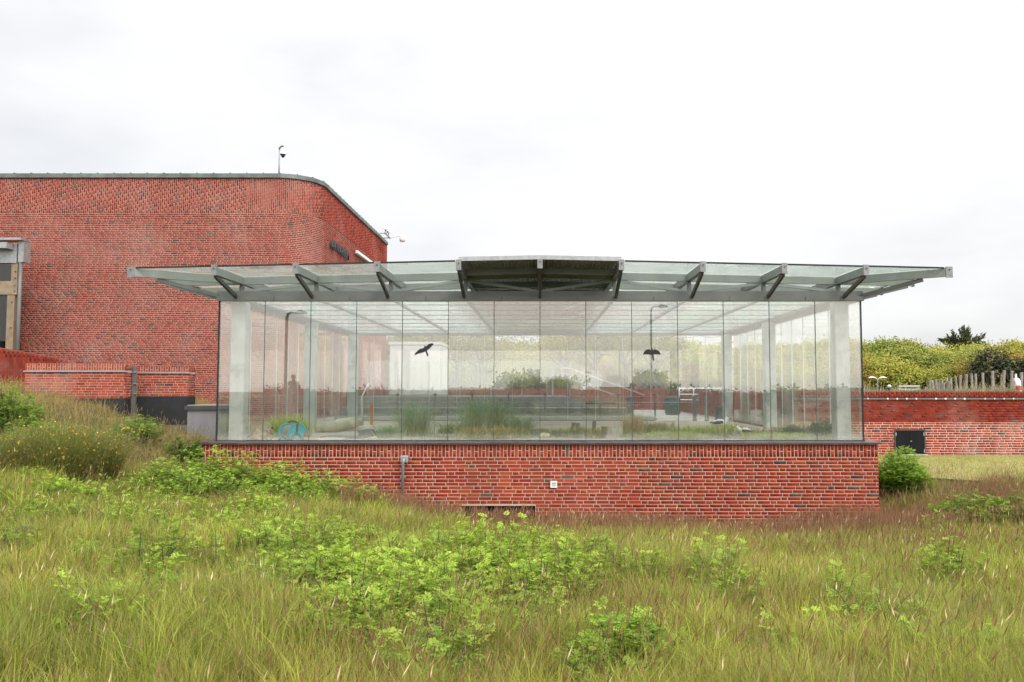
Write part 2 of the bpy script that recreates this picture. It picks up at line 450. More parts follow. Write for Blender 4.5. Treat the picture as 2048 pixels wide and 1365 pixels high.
leaf_mat('grass', .35); leaf_mat('leaf', .32, vary=True); leaf_mat('leaf_far', .25, .7, vary=True); leaf_mat('needle', .1, .7); leaf_mat('petal', .3)

# ground material: earth and thatch under the grass
def ground_mat(name, c1, c2, c3, sc=.9):
    m, t, b, n, l = nodes(name)
    geo = n('ShaderNodeNewGeometry')
    a = n('ShaderNodeTexNoise'); a.inputs['Scale'].default_value = sc; a.inputs['Detail'].default_value = 8
    c = n('ShaderNodeTexNoise'); c.inputs['Scale'].default_value = 14; c.inputs['Detail'].default_value = 8; c.inputs['Roughness'].default_value = .7
    l(geo.outputs['Position'], a.inputs['Vector']); l(geo.outputs['Position'], c.inputs['Vector'])
    r = n('ShaderNodeValToRGB'); e = r.color_ramp.elements
    e[0].position = .35; e[0].color = (*c1, 1); e[1].position = .65; e[1].color = (*c2, 1)
    k = e.new(.5); k.color = (*c3, 1)
    ad = n('ShaderNodeMath'); ad.operation = 'MULTIPLY_ADD'; ad.inputs[1].default_value = .5
    sub = n('ShaderNodeMath'); sub.operation = 'MULTIPLY'; sub.inputs[1].default_value = .5
    l(c.outputs['Fac'], sub.inputs[0]); l(a.outputs['Fac'], ad.inputs[0]); l(sub.outputs[0], ad.inputs[2]); l(ad.outputs[0], r.inputs[0])
    l(r.outputs[0], b.inputs['Base Color']); b.inputs['Roughness'].default_value = .95; b.inputs['Specular IOR Level'].default_value = .1
    bp = n('ShaderNodeBump'); bp.inputs['Strength'].default_value = .8; bp.inputs['Distance'].default_value = .03
    l(c.outputs['Fac'], bp.inputs['Height']); l(bp.outputs[0], b.inputs['Normal'])
    MATS[name] = m
    return m
ground_mat('meadow_ground', (.055, .05, .022), (.11, .09, .045), (.075, .075, .025))
ground_mat('lawn_ground', (.28, .27, .09), (.40, .36, .15), (.33, .31, .11), 1.6)
ground_mat('bed_ground', (.22, .19, .10), (.30, .25, .16), (.20, .21, .09), 1.5)
ground_mat('hill_ground', (.07, .08, .025), (.12, .12, .04), (.09, .10, .03), .5)
M = MATS

# ------------------------------------------------------------------ terrain
KX = np.array([-60, -20, -13, -11.2, -10, -8, -6.3, -3, 0, 3, 6.3, 7.4, 8.6, 11, 20, 60], float)
KY = np.array([-40, -12, 0, 4, 8, 12, 14, 15, 17, 21, 25, 29], float)
KZ = np.array([
 [-1.2] * 16,
 [-1.4] * 16,
 [-1.6] * 16,
 [-1.3, -1.4, -1.45, -1.48, -1.5, -1.5, -1.52, -1.55, -1.58, -1.6, -1.6, -1.6, -1.6, -1.6, -1.6, -1.6],
 [-1.1, -1.3, -1.35, -1.39, -1.42, -1.5, -1.6, -1.74, -1.84, -1.92, -1.95, -1.95, -1.95, -1.9, -1.85, -1.8],
 [-.9, -1.0, -1.1, -1.2, -1.3, -1.5, -1.72, -2.02, -2.28, -2.40, -2.40, -2.35, -2.25, -2.15, -2.0, -1.9],
 [-.5, -.6, -.75, -.95, -1.15, -1.48, -1.78, -2.15, -2.58, -2.68, -2.60, -2.35, -1.98, -1.88, -1.84, -1.83],
 [-.3, -.4, -.6, -.85, -1.1, -1.45, -1.82, -2.26, -2.74, -2.80, -2.66, -2.25, -1.83, -1.83, -1.83, -1.83],
 [-.05, -.2, -.40, -.75, -1.05, -1.45, -1.8, -2.2, -2.4, -2.4, -2.4, -2.1, -1.83, -1.83, -1.83, -1.83],
 [.2, .1, -.22, -.55, -1.15, -1.55, -1.75, -2.2, -2.3, -2.2, -1.95, -1.83, -1.83, -1.83, -1.83, -1.83],
 [.3, .2, -.2, -.6, -1.3, -1.6, -1.7, -1.9, -1.9, -1.9, -1.85, -1.83, -1.83, -1.83, -1.83, -1.83],
 [.3, .2, -.3, -.7, -1.3, -1.6, -1.6, -1.6, -1.6, -1.6, -1.7, -1.83, -1.83, -1.83, -1.83, -1.83]])

def lawn_edge(x):
    """how near the lawn comes at a given x"""
    x = np.asarray(x, float)
    return np.interp(x, [6.9, 7.5, 8.2, 8.6, 9.2, 12, 40], [19.8, 18.9, 17.6, 16.0, 14.9, 14.4, 14.4])

def ghash(x, y):
    return (.045 * np.sin(x * 1.31 + .7 * np.sin(y * .9)) + .035 * np.sin(y * 1.7 + 1.1 * np.sin(x * .8)) + .02 * np.sin(x * 3.7 + y * 2.9))

def ground(x, y):
    x = np.asarray(x, float); y = np.asarray(y, float)
    xi = np.clip(np.searchsorted(KX, x) - 1, 0, len(KX) - 2); yi = np.clip(np.searchsorted(KY, y) - 1, 0, len(KY) - 2)
    tx = np.clip((x - KX[xi]) / (KX[xi + 1] - KX[xi]), 0, 1); ty = np.clip((y - KY[yi]) / (KY[yi + 1] - KY[yi]), 0, 1)
    z = (KZ[yi, xi] * (1 - tx) + KZ[yi, xi + 1] * tx) * (1 - ty) + (KZ[yi + 1, xi] * (1 - tx) + KZ[yi + 1, xi + 1] * tx) * ty
    flat = np.clip((y - lawn_edge(x)) / .8 + .5, 0, 1) * (x > 6.9)
    return z + ghash(x, y) * (1 - flat)

gx = np.unique(np.round(np.concatenate([np.linspace(-500, -60, 8), np.linspace(-60, -21, 14), np.arange(-20, 20.01, .4), np.linspace(21, 60, 14), np.linspace(60, 500, 8)]), 3))
gy = np.unique(np.round(np.concatenate([np.linspace(-600, -40, 8), np.arange(-40, -2, 2.), np.arange(-2, 29.01, .4), np.linspace(30, 800, 12)]), 3))
GX, GY = np.meshgrid(gx, gy)
vz = ground(GX, GY)
nx_, ny_ = len(gx), len(gy)
idx = np.arange(nx_ * ny_).reshape(ny_, nx_)
fq = np.stack([idx[:-1, :-1], idx[:-1, 1:], idx[1:, 1:], idx[1:, :-1]], -1).reshape(-1, 4)
go = link('ground', np_mesh('ground', np.stack([GX, GY, vz], -1).reshape(-1, 3), [fq], M['meadow_ground'], smooth=True))
tag(go, kind='structure')

# mown lawn on the level ground before the right-hand wall
mb = MB()
lx = np.linspace(6.9, 40, 60); ly = np.linspace(15.6, 21.85, 14)
LX, LY = np.meshgrid(lx, ly)
edge = lawn_edge(lx)
LY = edge[None, :] + (21.9 - edge[None, :]) * np.linspace(0, 1, 14)[:, None]
idl = np.arange(LX.size).reshape(LX.shape)
fl = np.stack([idl[:-1, :-1], idl[:-1, 1:], idl[1:, 1:], idl[1:, :-1]], -1).reshape(-1, 4)
lo = link('lawn', np_mesh('lawn', np.stack([LX, LY, ground(LX, LY) + .012], -1).reshape(-1, 3), [fl], M['lawn_ground'], smooth=True))
tag(lo, kind='structure')

# ------------------------------------------------------------------ brickwork
def palette(n, kind='front'):
    base = {'front': [(.345, .044, .019), (.315, .037, .017), (.365, .068, .026), (.275, .034, .018), (.34, .052, .030)],
            'main': [(.365, .060, .038), (.33, .050, .034), (.39, .080, .050), (.27, .042, .031), (.35, .064, .046)],
            'low': [(.40, .065, .032), (.36, .055, .03), (.43, .09, .045), (.30, .05, .03), (.38, .07, .05)],
            'deep': [(.26, .036, .022), (.23, .030, .020), (.29, .045, .026), (.20, .030, .020), (.25, .040, .026)]}[kind]
    dark = {'front': .02, 'main': .045, 'low': .04, 'deep': .04}[kind]
    b = np.array(base)[rng.integers(0, len(base), n)] * rng.uniform(.82, 1.06, (n, 1))
    k = rng.random(n) < dark
    b[k] = np.array([(.075, .045, .045), (.11, .055, .045), (.13, .08, .06)])[rng.integers(0, 3, k.sum())]
    return b

def monk(u0, u1, v0, v1, course=.0667, joint=.0125, holes=(), phase=0.0):
    out_ = []
    nrow = int(round((v1 - v0) / course))
    ch = (v1 - v0) / nrow
    last = 0
    for r in range(nrow):
        last = (last + rng.integers(1, 5)) % 5
        off = last * .12 + (r % 2) * .06 + phase + rng.uniform(-.02, .02)
        u = u0 - (off % .6); k = 0
        while u < u1:
            ln = (.24, .24, .12)[k % 3]; k += 1
            a, b = max(u + joint / 2, u0), min(u + ln - joint / 2, u1)
            u += ln
            if b - a < .03: continue
            z0, z1 = v0 + r * ch + joint / 2, v0 + (r + 1) * ch - joint / 2
            seg_ = [(a, b)]
            for h in holes:
                if z1 > h[2] and z0 < h[3]:
                    seg_ = [q_ for (p_, r_) in seg_ for q_ in ((p_, min(r_, h[0])), (max(p_, h[1]), r_)) if q_[1] - q_[0] > .02]
            for p_, r_ in seg_: out_.append((p_, r_, z0, z1))
    return out_

def soldier(u0, u1, v0, v1, pitch=.068, joint=.0125, mode='H', holes=()):
    out_ = []
    nc = int(round((u1 - u0) / pitch)); p = (u1 - u0) / nc
    for c in range(nc):
        a, b = u0 + c * p + joint / 2, u0 + (c + 1) * p - joint / 2
        if mode == 'H':
            if c % 2 == 0: cuts = [v0, v1]
            else: cuts = [v0, (v0 + v1) / 2 + rng.uniform(-.012, .012), v1]
        else:
            off = ((c % 2) * .12 + ((c // 2) % 4) * .03)
            cuts = [v0] + [v for v in np.arange(v0 - .24 + off, v1, .24) if v0 + .04 < v < v1 - .04] + [v1]
        for z0, z1 in zip(cuts[:-1], cuts[1:]):
            out_.append((a, b, z0 + joint / 2, z1 - joint / 2))
    return out_

BRICK_UNIT = MB().box((0, 0, 0), (1, 1, 1)).mesh('brick', M['brick_front_one'])
BRICK_MESH = {}
def unit_brick(mat):
    if mat not in BRICK_MESH:
        me = BRICK_UNIT.copy(); me.materials.clear(); me.materials.append(M[mat]); BRICK_MESH[mat] = me
    return BRICK_MESH[mat]

def lay(parent, rects, path, mat, kind='front', proud=.008, back=.03, singles=300, near=(0, 0)):
    """rects (u0,u1,v0,v1) laid along path(u) -> x, y, nx, ny (outward normal); the nearest ones are objects of their own"""
    a = np.array(rects)
    um = (a[:, 0] + a[:, 1]) / 2
    X, Y, NX, NY = path(um)
    cols = palette(len(a), kind)
    size = (a[:, 1] - a[:, 0]) * (a[:, 3] - a[:, 2]) / (X ** 2 + Y ** 2)
    order = np.argsort(-size)
    single = np.zeros(len(a), bool)
    pr = proud + rng.uniform(-.002, .002, len(a))
    if singles:
        # the largest in view; ties are broken towards the visible middle of the wall
        single[order[:singles]] = True
    me = unit_brick(mat + '_one')
    pw = WORLD[parent.name]
    for i in np.nonzero(single)[0]:
        o = bpy.data.objects.new('brick', me); COL.objects.link(o); o.parent = parent
        d = pr[i] + back
        c = Vector((X[i] + NX[i] * (pr[i] - d / 2), Y[i] + NY[i] * (pr[i] - d / 2), (a[i, 2] + a[i, 3]) / 2))
        o.location = c - pw
        o.scale = (a[i, 1] - a[i, 0], d, a[i, 3] - a[i, 2])
        o.rotation_euler = (0, rng.uniform(-.004, .004), math.atan2(NX[i], -NY[i]))
        o.color = (*cols[i], 1)
    k = ~single
    if k.any():
        b = a[k]; n = len(b)
        V = np.zeros((n, 8, 3))
        for j, (uu, dd, vv) in enumerate([(0, 0, 2), (1, 0, 2), (1, 1, 2), (0, 1, 2), (0, 0, 3), (1, 0, 3), (1, 1, 3), (0, 1, 3)]):
            x, y, nx, ny = path(b[:, uu])
            d = np.where(dd == 0, pr[k], -back)
            V[:, j, 0] = x + nx * d; V[:, j, 1] = y + ny * d; V[:, j, 2] = b[:, vv]
        f = np.array([(4, 5, 6, 7), (3, 2, 1, 0), (0, 1, 5, 4), (1, 2, 6, 5), (3, 0, 4, 7)])
        F = (f[None] + (np.arange(n) * 8)[:, None, None]).reshape(-1, 4)
        V = V.reshape(-1, 3)
        org = Vector((V[:, 0].mean(), V[:, 1].mean(), V[:, 2].min()))
        o = link('brick_courses', np_mesh('brick_courses', V - np.array(org), [F], M[mat], np.repeat(cols[k], 8, 0)), parent, org)
        o['kind'] = 'stuff'

def straight(x0, y0, dx, dy):
    """path along a straight wall; the outward normal is to the right of the direction"""
    l_ = math.hypot(dx, dy); dx /= l_; dy /= l_
    return lambda u: (x0 + u * dx, y0 + u * dy, np.full_like(np.asarray(u, float), dy), np.full_like(np.asarray(u, float), -dx))

# ================================================================== the glass pavilion
GP = thing('glass_pavilion', 'long glass pavilion with overhanging steel and glass roof on a red brick plinth', 'pavilion', (0, 20.4, -2.55))
PX, PY0, PY1 = 6.32, 15.1, 25.75           # plinth half width, front, back
GXH, GY0, GY1 = 6.14, 15.32, 25.5          # glass half width, front, back
ZT, ZG, ZB = -1.045, -1.0, 1.665           # plinth top, glass foot, glass head

# plinth: mortar core, bricks laid proud of it, a basement opening low in the front
HOLE = (6.32 - 1.46, 6.32 - .09, -2.55, -2.19)      # along u (from the left end), z
mb = MB()
mb.bb(-PX + .004, HOLE[0] - PX, PY0 + .02, PY1 - .02, -3.0, ZT - .001)
mb.bb(HOLE[1] - PX, PX - .004, PY0 + .02, PY1 - .02, -3.0, ZT - .001)
mb.bb(HOLE[0] - PX, HOLE[1] - PX, PY0 + .02, PY1 - .02, HOLE[3], ZT - .001)
mb.bb(HOLE[0] - PX, HOLE[1] - PX, PY0 + .30, PY1 - .02, -2.75, HOLE[3])
plinth = mb.build('plinth', M['mortar'], GP)
pth = straight(-PX, PY0 + .02, 1, 0)
hl = [(HOLE[0], HOLE[1], HOLE[2], HOLE[3])]
front_rects = soldier(0, 2 * PX, ZT - .245, ZT - .006) + monk(0, 2 * PX, ZT - .245 - .0667 * 24, ZT - .245, holes=hl)
lay(plinth, front_rects, pth, 'brick_front', 'front', proud=.004, singles=300)
for sgn in (-1, 1):
    ps = straight(PX - .004, PY0 + .02, 0, 1) if sgn > 0 else straight(-PX + .004, PY1, 0, -1)
    lay(plinth, soldier(0, PY1 - PY0, ZT - .245, ZT - .006) + monk(.0, PY1 - PY0, ZT - .245 - .0667 * 20, ZT - .245), ps, 'brick_front', 'front', proud=.004, singles=0)
MB().bb(HOLE[0] - PX, HOLE[1] - PX, PY0 + .24, PY0 + .29, -2.7, HOLE[3]).build('basement_shutter', M['black_paint'], GP)

# coping slabs
xs = np.arange(-PX - .05, PX + .06, .677)
xs = np.append(xs[:-1] if PX + .05 - xs[-1] < .3 else xs, PX + .05)
for a, b in zip(xs[:-1], xs[1:]):
    m_ = MB(); zl = ZT + rng.uniform(-.002, .003)
    m_.prism([(PY0 - .055, zl), (PY0 + .30, zl), (PY0 + .30, zl + .045), (PY0 - .055, zl + .032)], b - a - .006, 'x', a + .003)
    m_.build('coping_slab', M['coping'], GP)
for sgn in (-1, 1):
    for k in range(15):
        y0 = PY0 + .302 + k * .69
        m_ = MB(); m_.bb(sgn * (PX - .30) if sgn > 0 else -(PX + .05), PX + .05 if sgn > 0 else -(PX - .30), y0, y0 + .686, ZT, ZT + .04)
        m_.build('coping_slab', M['coping'], GP)

# front and rear panes with the dark silicone joints between them
nP = 14; pw_ = 2 * GXH / nP
for k in range(nP):
    x0 = -GXH + k * pw_
    o = MB().bb(x0 + .006, x0 + pw_ - .006, GY0, GY0 + .024, ZG, ZB).build('pane', M['pane'], GP); o.rotation_euler = (R(rng.uniform(-.12, .12)), 0, R(rng.uniform(-.2, .2)))
    MB().bb(x0 + .006, x0 + pw_ - .006, GY1 - .024, GY1, ZG, ZB - .02).build('pane', M['pane'], GP)
for k in range(nP + 1):
    x0 = -GXH + k * pw_
    if k in (0, nP):
        MB().bb(x0 - .012, x0 + .012, GY0 - .006, GY0 + .034, ZG, ZB).build('joint', M['gasket'], GP)
    else:
        MB().bb(x0 - .0045, x0 + .0045, GY0 + .001, GY0 + .021, ZG, ZB).build('joint', M['silicone'], GP)
        MB().bb(x0 - .0045, x0 + .0045, GY1 - .022, GY1 - .003, ZG, ZB - .02).build('joint', M['joint_pale'], GP)
nS = 12; sw = (GY1 - GY0 - .08) / nS
for sgn in (-1, 1):
    for k in range(nS):
        y0 = GY0 + .04 + k * sw
        MB().bb(sgn * GXH - .012, sgn * GXH + .012, y0 + .006, y0 + sw - .006, ZG, ZB).build('pane', M['side_pane'], GP)
        if k: MB().bb(sgn * GXH - .011, sgn * GXH + .011, y0 - .0055, y0 + .0055, ZG, ZB).build('joint', M['joint_pale'], GP)
MB().bb(-GXH - .02, GXH + .02, GY0 - .015, GY0 + .04, ZG - .012, ZG + .012).build('sill_channel', M['gasket'], GP)

# concrete columns
for sx in (-1, 1):
    for y in (15.68, 20.55, 25.2):
        MB().bb(sx * 5.86 - .14, sx * 5.86 + .14, y - .14, y + .14, ZT - .04, ZB + .01).build('column', M['concrete_column'], GP, bevel=.02)

# ring beam: lower fascia and set-back upper web on all four sides
def ring(x0, x1, y0, y1, name='ring_beam'):
    m_ = MB(); m_.bb(x0, x1, y0, y1, ZB, ZB + .085); m_.bb(x0 + (.03 if x1 - x0 < 1 else .0), x1 - (.03 if x1 - x0 < 1 else 0), y0 + (.05 if y1 - y0 < 1 else 0), y1 - (.03 if y1 - y0 < 1 else 0), ZB + .085, ZB + .19)
    m_.build(name, M['steel'], GP)
BX = GXH + .05
ring(-BX, BX, GY0 - .05, GY0 + .21)
ring(-BX, BX, GY1 - .2, GY1 + .06)
ring(-BX, -BX + .26, GY0 + .212, GY1 - .202)
ring(BX - .26, BX, GY0 + .212, GY1 - .202)
for x in np.arange(-5.8 + .72, 6, 1.45)[:8]:
    if abs(x) > .3: MB().bb(x - .006, x + .006, GY0 - .056, GY0 - .049, ZB + .002, ZB + .083).build('splice_seam', M['steel_dark'], GP)

# roof: rafters front to back, purlins across, glass in the bays, steel sheet over the two middle bays
BAY = 1.45
TOP = lambda x: 2.285 - .0215 * abs(x)
YF, YR = 14.2, 26.75
NODE = [BAY * k for k in range(-4, 5)]
PUR = [15.55 + 1.427 * k for k in range(8)]
for x in NODE:
    t = TOP(x)
    rf = MB().bb(x - .045, x + .045, YF, YR, t - .15, t - .012).build('rafter', M['steel_dark'] if abs(x) < .1 else M['steel_pale'], GP)
    cl = MB().bb(x - .047, x + .047, YF - .02, YF - .001, t - .16, t + .012)
    if abs(x) > .1: cl.bb(x - .047, x + .047, YF - .02, YF + .10, t + .012, t + .03)
    cl.build('clamp_plate', M['clamp_steel'], rf)
    MB().tube([(x, YF - .021, t - .04), (x, YF - .032, t - .04)], .014, 8).build('bolt', M['steel_dark'], rf)
    MB().bar((x, YF + .06, t - .16), (x, GY0 - .06, ZB + .075), .05, .07).build('strut', M['steel_dark'], GP)  # struts under the overhang: their shade is put into the darker steel colour
    MB().bar((x, YR - .06, t - .16), (x, GY1 + .07, ZB + .075), .05, .07).build('strut', M['steel_dark'], GP)
    for y in (PUR[0], PUR[-1]):
        MB().bb(x - .035, x + .035, y - .04, y + .04, ZB + .185, t - .145).build('truss_post', M['steel'], GP)
for sx in (-1, 1):
    for j, y in enumerate(PUR):
        m_ = MB(); m_.bar((0, y, TOP(0) - .085), (sx * 5.8, y, TOP(5.8) - .085), .07, .135)
        m_.build('purlin', M['steel_pale'], GP)
        t = TOP(7.25)
        MB().bar((sx * 5.8, y, TOP(5.8) - .085), (sx * 7.25, y, t - .085), .06, .13).build('outrigger', M['steel_pale'], GP)
        MB().bb(sx * 7.25 - .012 + sx * .012, sx * 7.25 + .012 + sx * .012, y - .05, y + .05, t - .16, t + .02).build('clamp_plate', M['clamp_steel'], GP)
        MB().bar((sx * 7.15, y, t - .16), (sx * (BX + .01), y, ZB + .075), .05, .06).build('strut', M['steel'], GP)
    # hip rafters to the corners with their struts
    for yc, ye in ((PUR[0], YF), (PUR[-1], YR)):
        t = TOP(7.25)
        h_ = MB().bar((sx * 5.8, yc, TOP(5.8) - .08), (sx * 7.25, ye, t - .08), .07, .14).build('hip_rafter', M['steel_pale'], GP)
        if ye == YF:
            MB().bb(sx * 7.27 - .06, sx * 7.27 + .06, ye - .03, ye - .008, t - .17, t + .025).build('clamp_plate', M['clamp_steel'], h_)
            MB().tube([(sx * 7.27, ye - .03, t - .03), (sx * 7.27, ye - .042, t - .03)], .014, 8).build('bolt', M['steel_dark'], h_)
        MB().bar((sx * 6.95, ye + (.3 if ye == YF else -.3), t - .165), (sx * (BX - .02), (GY0 - .02 if ye == YF else GY1 + .02), ZB + .10), .05, .07).build('strut', M['steel'], GP)
# warren diagonals in the front and rear trusses
for y in (PUR[0], PUR[-1]):
    for k in range(8):
        xa, xb = NODE[k], NODE[k + 1]
        up = (k % 2 == 0) if k < 4 else (k % 2 == 0)
        za, zb = (ZB + .21, TOP(xb) - .16) if up else (TOP(xa) - .16, ZB + .21)
        MB().bar((xa + .03, y, za), (xb - .03, y, zb), .045, .055).build('truss_diagonal', M['steel_pale'], GP)

# roof covering
COLS = [-7.25] + NODE + [7.25]
ROWS = [YF] + PUR + [YR]
for i in range(len(COLS) - 1):
    x0, x1 = COLS[i], COLS[i + 1]
    mid = abs((x0 + x1) / 2) < 1.5
    for j in range(len(ROWS) - 1):
        y0, y1 = ROWS[j], ROWS[j + 1]
        g0 = .006
        z0, z1 = TOP(x0) - .004, TOP(x1) - .004
        m_ = MB()
        if not mid:
            m_.add([(x0 + g0, y0 + g0, z0), (x1 - g0, y0 + g0, z1), (x1 - g0, y1 - g0, z1), (x0 + g0, y1 - g0, z0),
                    (x0 + g0, y0 + g0, z0 + .016), (x1 - g0, y0 + g0, z1 + .016), (x1 - g0, y1 - g0, z1 + .016), (x0 + g0, y1 - g0, z0 + .016)],
                   [(3, 2, 1, 0), (4, 5, 6, 7), (0, 1, 5, 4), (1, 2, 6, 5), (2, 3, 7, 6), (3, 0, 4, 7)])
            m_.build('roof_pane', M['roof_glass'], GP)
        else:
            n_ = 22                                       # corrugated sheet, ribs running front to back
            xsr = np.linspace(x0 + g0, x1 - g0, n_ * 2 + 1)
            vs = []; fs = []
            for q, xx in enumerate(xsr):
                zz = TOP(xx) + .03 + (.03 if (q // 1) % 2 else 0)
                vs += [(xx, y0, zz), (xx, y1 - .001, zz)]
                if q: fs.append((2 * q - 2, 2 * q, 2 * q + 1, 2 * q - 1))
            m_.add(vs, fs)
            o = m_.build('roof_sheet', M['sheet_metal'], GP)
            so = o.modifiers.new('solid', 'SOLIDIFY'); so.thickness = .003
    # dark gasket along the front edge, a fascia channel over the middle bays
    if mid:
        MB().bar((x0, YF + .03, TOP(x0) + .042), (x1, YF + .03, TOP(x1) + .042), .07, .075).build('fascia', M['galvanised'], GP)
        for y in (14.95,):
            MB().bar((x0, y, TOP(x0) - .09), (x1, y, TOP(x1) - .09), .05, .12).build('purlin', M['steel'], GP)
    else:
        MB().bar((x0 + .06, YF + .004, TOP(x0) + .006), (x1 - .06, YF + .004, TOP(x1) + .006), .012, .03).build('edge_gasket', M['gasket'], GP)
for sx in (-1, 1):
    MB().bb(sx * 7.25 - .008, sx * 7.25 + .008, YF, YR, TOP(7.25) - .01, TOP(7.25) + .02).build('edge_gasket', M['gasket'], GP)

# inner ceiling of glass panels on thin bars, under the trusses
ZC = ZB + .075
cy_ = np.linspace(GY0 + .22, GY1 - .21, 9)
for i in range(8):
    x0, x1 = NODE[i], NODE[i + 1]
    for j in range(8):
        MB().bb(x0 + .02, x1 - .02, cy_[j] + .012, cy_[j + 1] - .012, ZC, ZC + .012).build('ceiling_panel', M['ceiling_glass'], GP)
for x in NODE:
    MB().bb(x - .022, x + .022, GY0 + .22, GY1 - .21, ZC - .03, ZC + .05).build('ceiling_bar', M['steel'], GP)
for y in cy_[1:-1]:
    MB().bb(-5.93, 5.93, y - .006, y + .006, ZC - .014, ZC + .03).build('ceiling_bar', M['steel'], GP)

# drainage pipe and ventilation grille on the plinth
q = at(810, 918, PY0)
dp = thing('drain_pipe', 'grey drain pipe running down the brick plinth from a square box', 'drain pipe', (q.x, PY0 - .05, q.z - .75))
MB().box((q.x, PY0 - .045, q.z), (.145, .09, .13)).build('outlet_box', M['galvanised'], dp, bevel=.012)
MB().tube([(q.x, PY0 - .10, q.z + .01), (q.x, PY0 - .125, q.z - .01), (q.x - .01, PY0 - .13, q.z - .05), (q.x - .02, PY0 - .10, q.z - .12), (q.x - .025, PY0 - .06, q.z - .95)], .027, 12).build('pipe', M['galvanised'], dp, smooth=True)
MB().box((q.x - .022, PY0 - .045, q.z - .33), (.09, .09, .03)).build('pipe_clip', M['galvanised'], dp)
q = at(1107.5, 969, PY0)
vg = thing('vent_grille', 'small square white vent grille set in the brick plinth', 'vent', (q.x, PY0 - .02, q.z - .06))
f_ = MB(); s_ = .062
f_.bb(q.x - s_, q.x + s_, PY0 - .02, PY0 + .0, q.z + s_ - .022, q.z + s_); f_.bb(q.x - s_, q.x + s_, PY0 - .02, PY0, q.z - s_, q.z - s_ + .022)
f_.bb(q.x - s_, q.x - s_ + .022, PY0 - .02, PY0, q.z - s_ + .022, q.z + s_ - .022); f_.bb(q.x + s_ - .022, q.x + s_, PY0 - .02, PY0, q.z - s_ + .022, q.z + s_ - .022)
f_.build('frame', M['white_plastic'], vg)
MB().bb(q.x - .045, q.x + .045, PY0 - .006, PY0 + .001, q.z - .045, q.z + .045).build('backing', M['black_plastic'], vg)
for k in (-1, 0, 1):
    MB().bb(q.x - .041, q.x + .041, PY0 - .018, PY0 - .008, q.z + k * .027 - .007, q.z + k * .027 + .007).build('slat', M['white_plastic'], vg)

# two bird-of-prey silhouettes stuck on the front panes
def decal(outline, px0, py0, label):
    pts = [at(px0 + a, py0 + b, GY0 - .003) for a, b in outline]
    m_ = MB(); m_.prism([(p.x, p.z) for p in pts], .003, 'y', GY0 - .0045)
    o = m_.build('bird_silhouette', M['decal']); tag(o, label, 'decal', 'bird silhouettes on the front panes')
decal([(-18, 10), (-16, 6), (-12, 2), (-7, -2), (-3, -2.5), (1, -4), (1.5, -6), (.5, -8), (2, -8.3), (4, -7), (6, -7), (9, -11), (14, -12.5), (18, -13), (20, -11), (19.5, -9.5), (17, -8), (13, -3), (9, 0), (6.5, 1.5), (8, 6), (10, 11), (9, 13), (7, 12.5), (5, 7), (3.5, 3.5), (0, 5), (-6, 7), (-11, 8), (-15, 10), (-17, 11)], 847, 700, 'black tilted bird silhouette stuck on glass in front of the white cabin')
decal([(-17.5, 4), (-17, 0), (-14, -4), (-9, -7), (-5, -7), (-2, -4.5), (-1.5, -8), (0, -9.5), (1.5, -8), (2, -4.5), (5, -7.5), (9, -6), (14, -3), (17, 1), (17, 4.5), (13, 3), (9, 3.5), (5, 3), (3, 4), (4, 10), (5, 15.5), (2.5, 16), (1, 10), (0, 5), (-3, 4), (-8, 3.5), (-13, 3)], 1304, 706, 'black level bird silhouette with spread wings stuck on glass near lamp reflection')

# ================================================================== brick museum building on the left
BY, BXR, RAD, BL, BEND = 28.2, -8.0, 1.4, -24.0, 41.8
L1 = (BXR - RAD) - BL; L2 = math.pi / 2 * RAD; L3 = BEND - (BY + RAD)
def bpath(u, inset=0.0):
    u = np.asarray(u, float)
    th = np.clip((u - L1) / RAD, 0, math.pi / 2)
    x = np.where(u < L1, BL + u, np.where(u < L1 + L2, BXR - RAD + RAD * np.sin(th), BXR))
    y = np.where(u < L1, BY, np.where(u < L1 + L2, BY + RAD - RAD * np.cos(th), BY + RAD + (u - L1 - L2)))
    nx = np.sin(th); ny = -np.cos(th)
    return x - nx * inset, y - ny * inset, nx, ny
ZP = at(300, 355, BY).z                    # underside of the copper cap
ZS = at(300, 427, BY).z                    # foot of the band of upright bricks
BB = thing('museum_building', 'tall red brick building with rounded corner and green copper parapet', 'building', (-15, 33, -2.2))
us = np.concatenate([[0, L1], np.linspace(L1, L1 + L2, 48)[1:], [L1 + L2 + L3]])
x_, y_, _, _ = bpath(us, .0255)
poly = list(zip(x_, y_)) + [(BL, BEND)]
MB().prism(poly, ZP + 2.2, 'z', -2.2).build('wall', M['mortar'], BB)
wall_o = [c for c in BB.children if c.name.startswith('wall')][0]
nb = int(round((ZS + 2.1) / .0667))
rects = monk(.0, L1 + L2 + L3, ZS - nb * .0667, ZS, joint=.0165) + soldier(0, L1 + L2 + L3, ZS, ZP, mode='V', joint=.0165)
lay(wall_o, rects, lambda u: bpath(u, .022), 'brick_main', 'main', proud=.004, singles=300)
capu = np.arange(0, L1 + L2 + L3 + .01, .59)
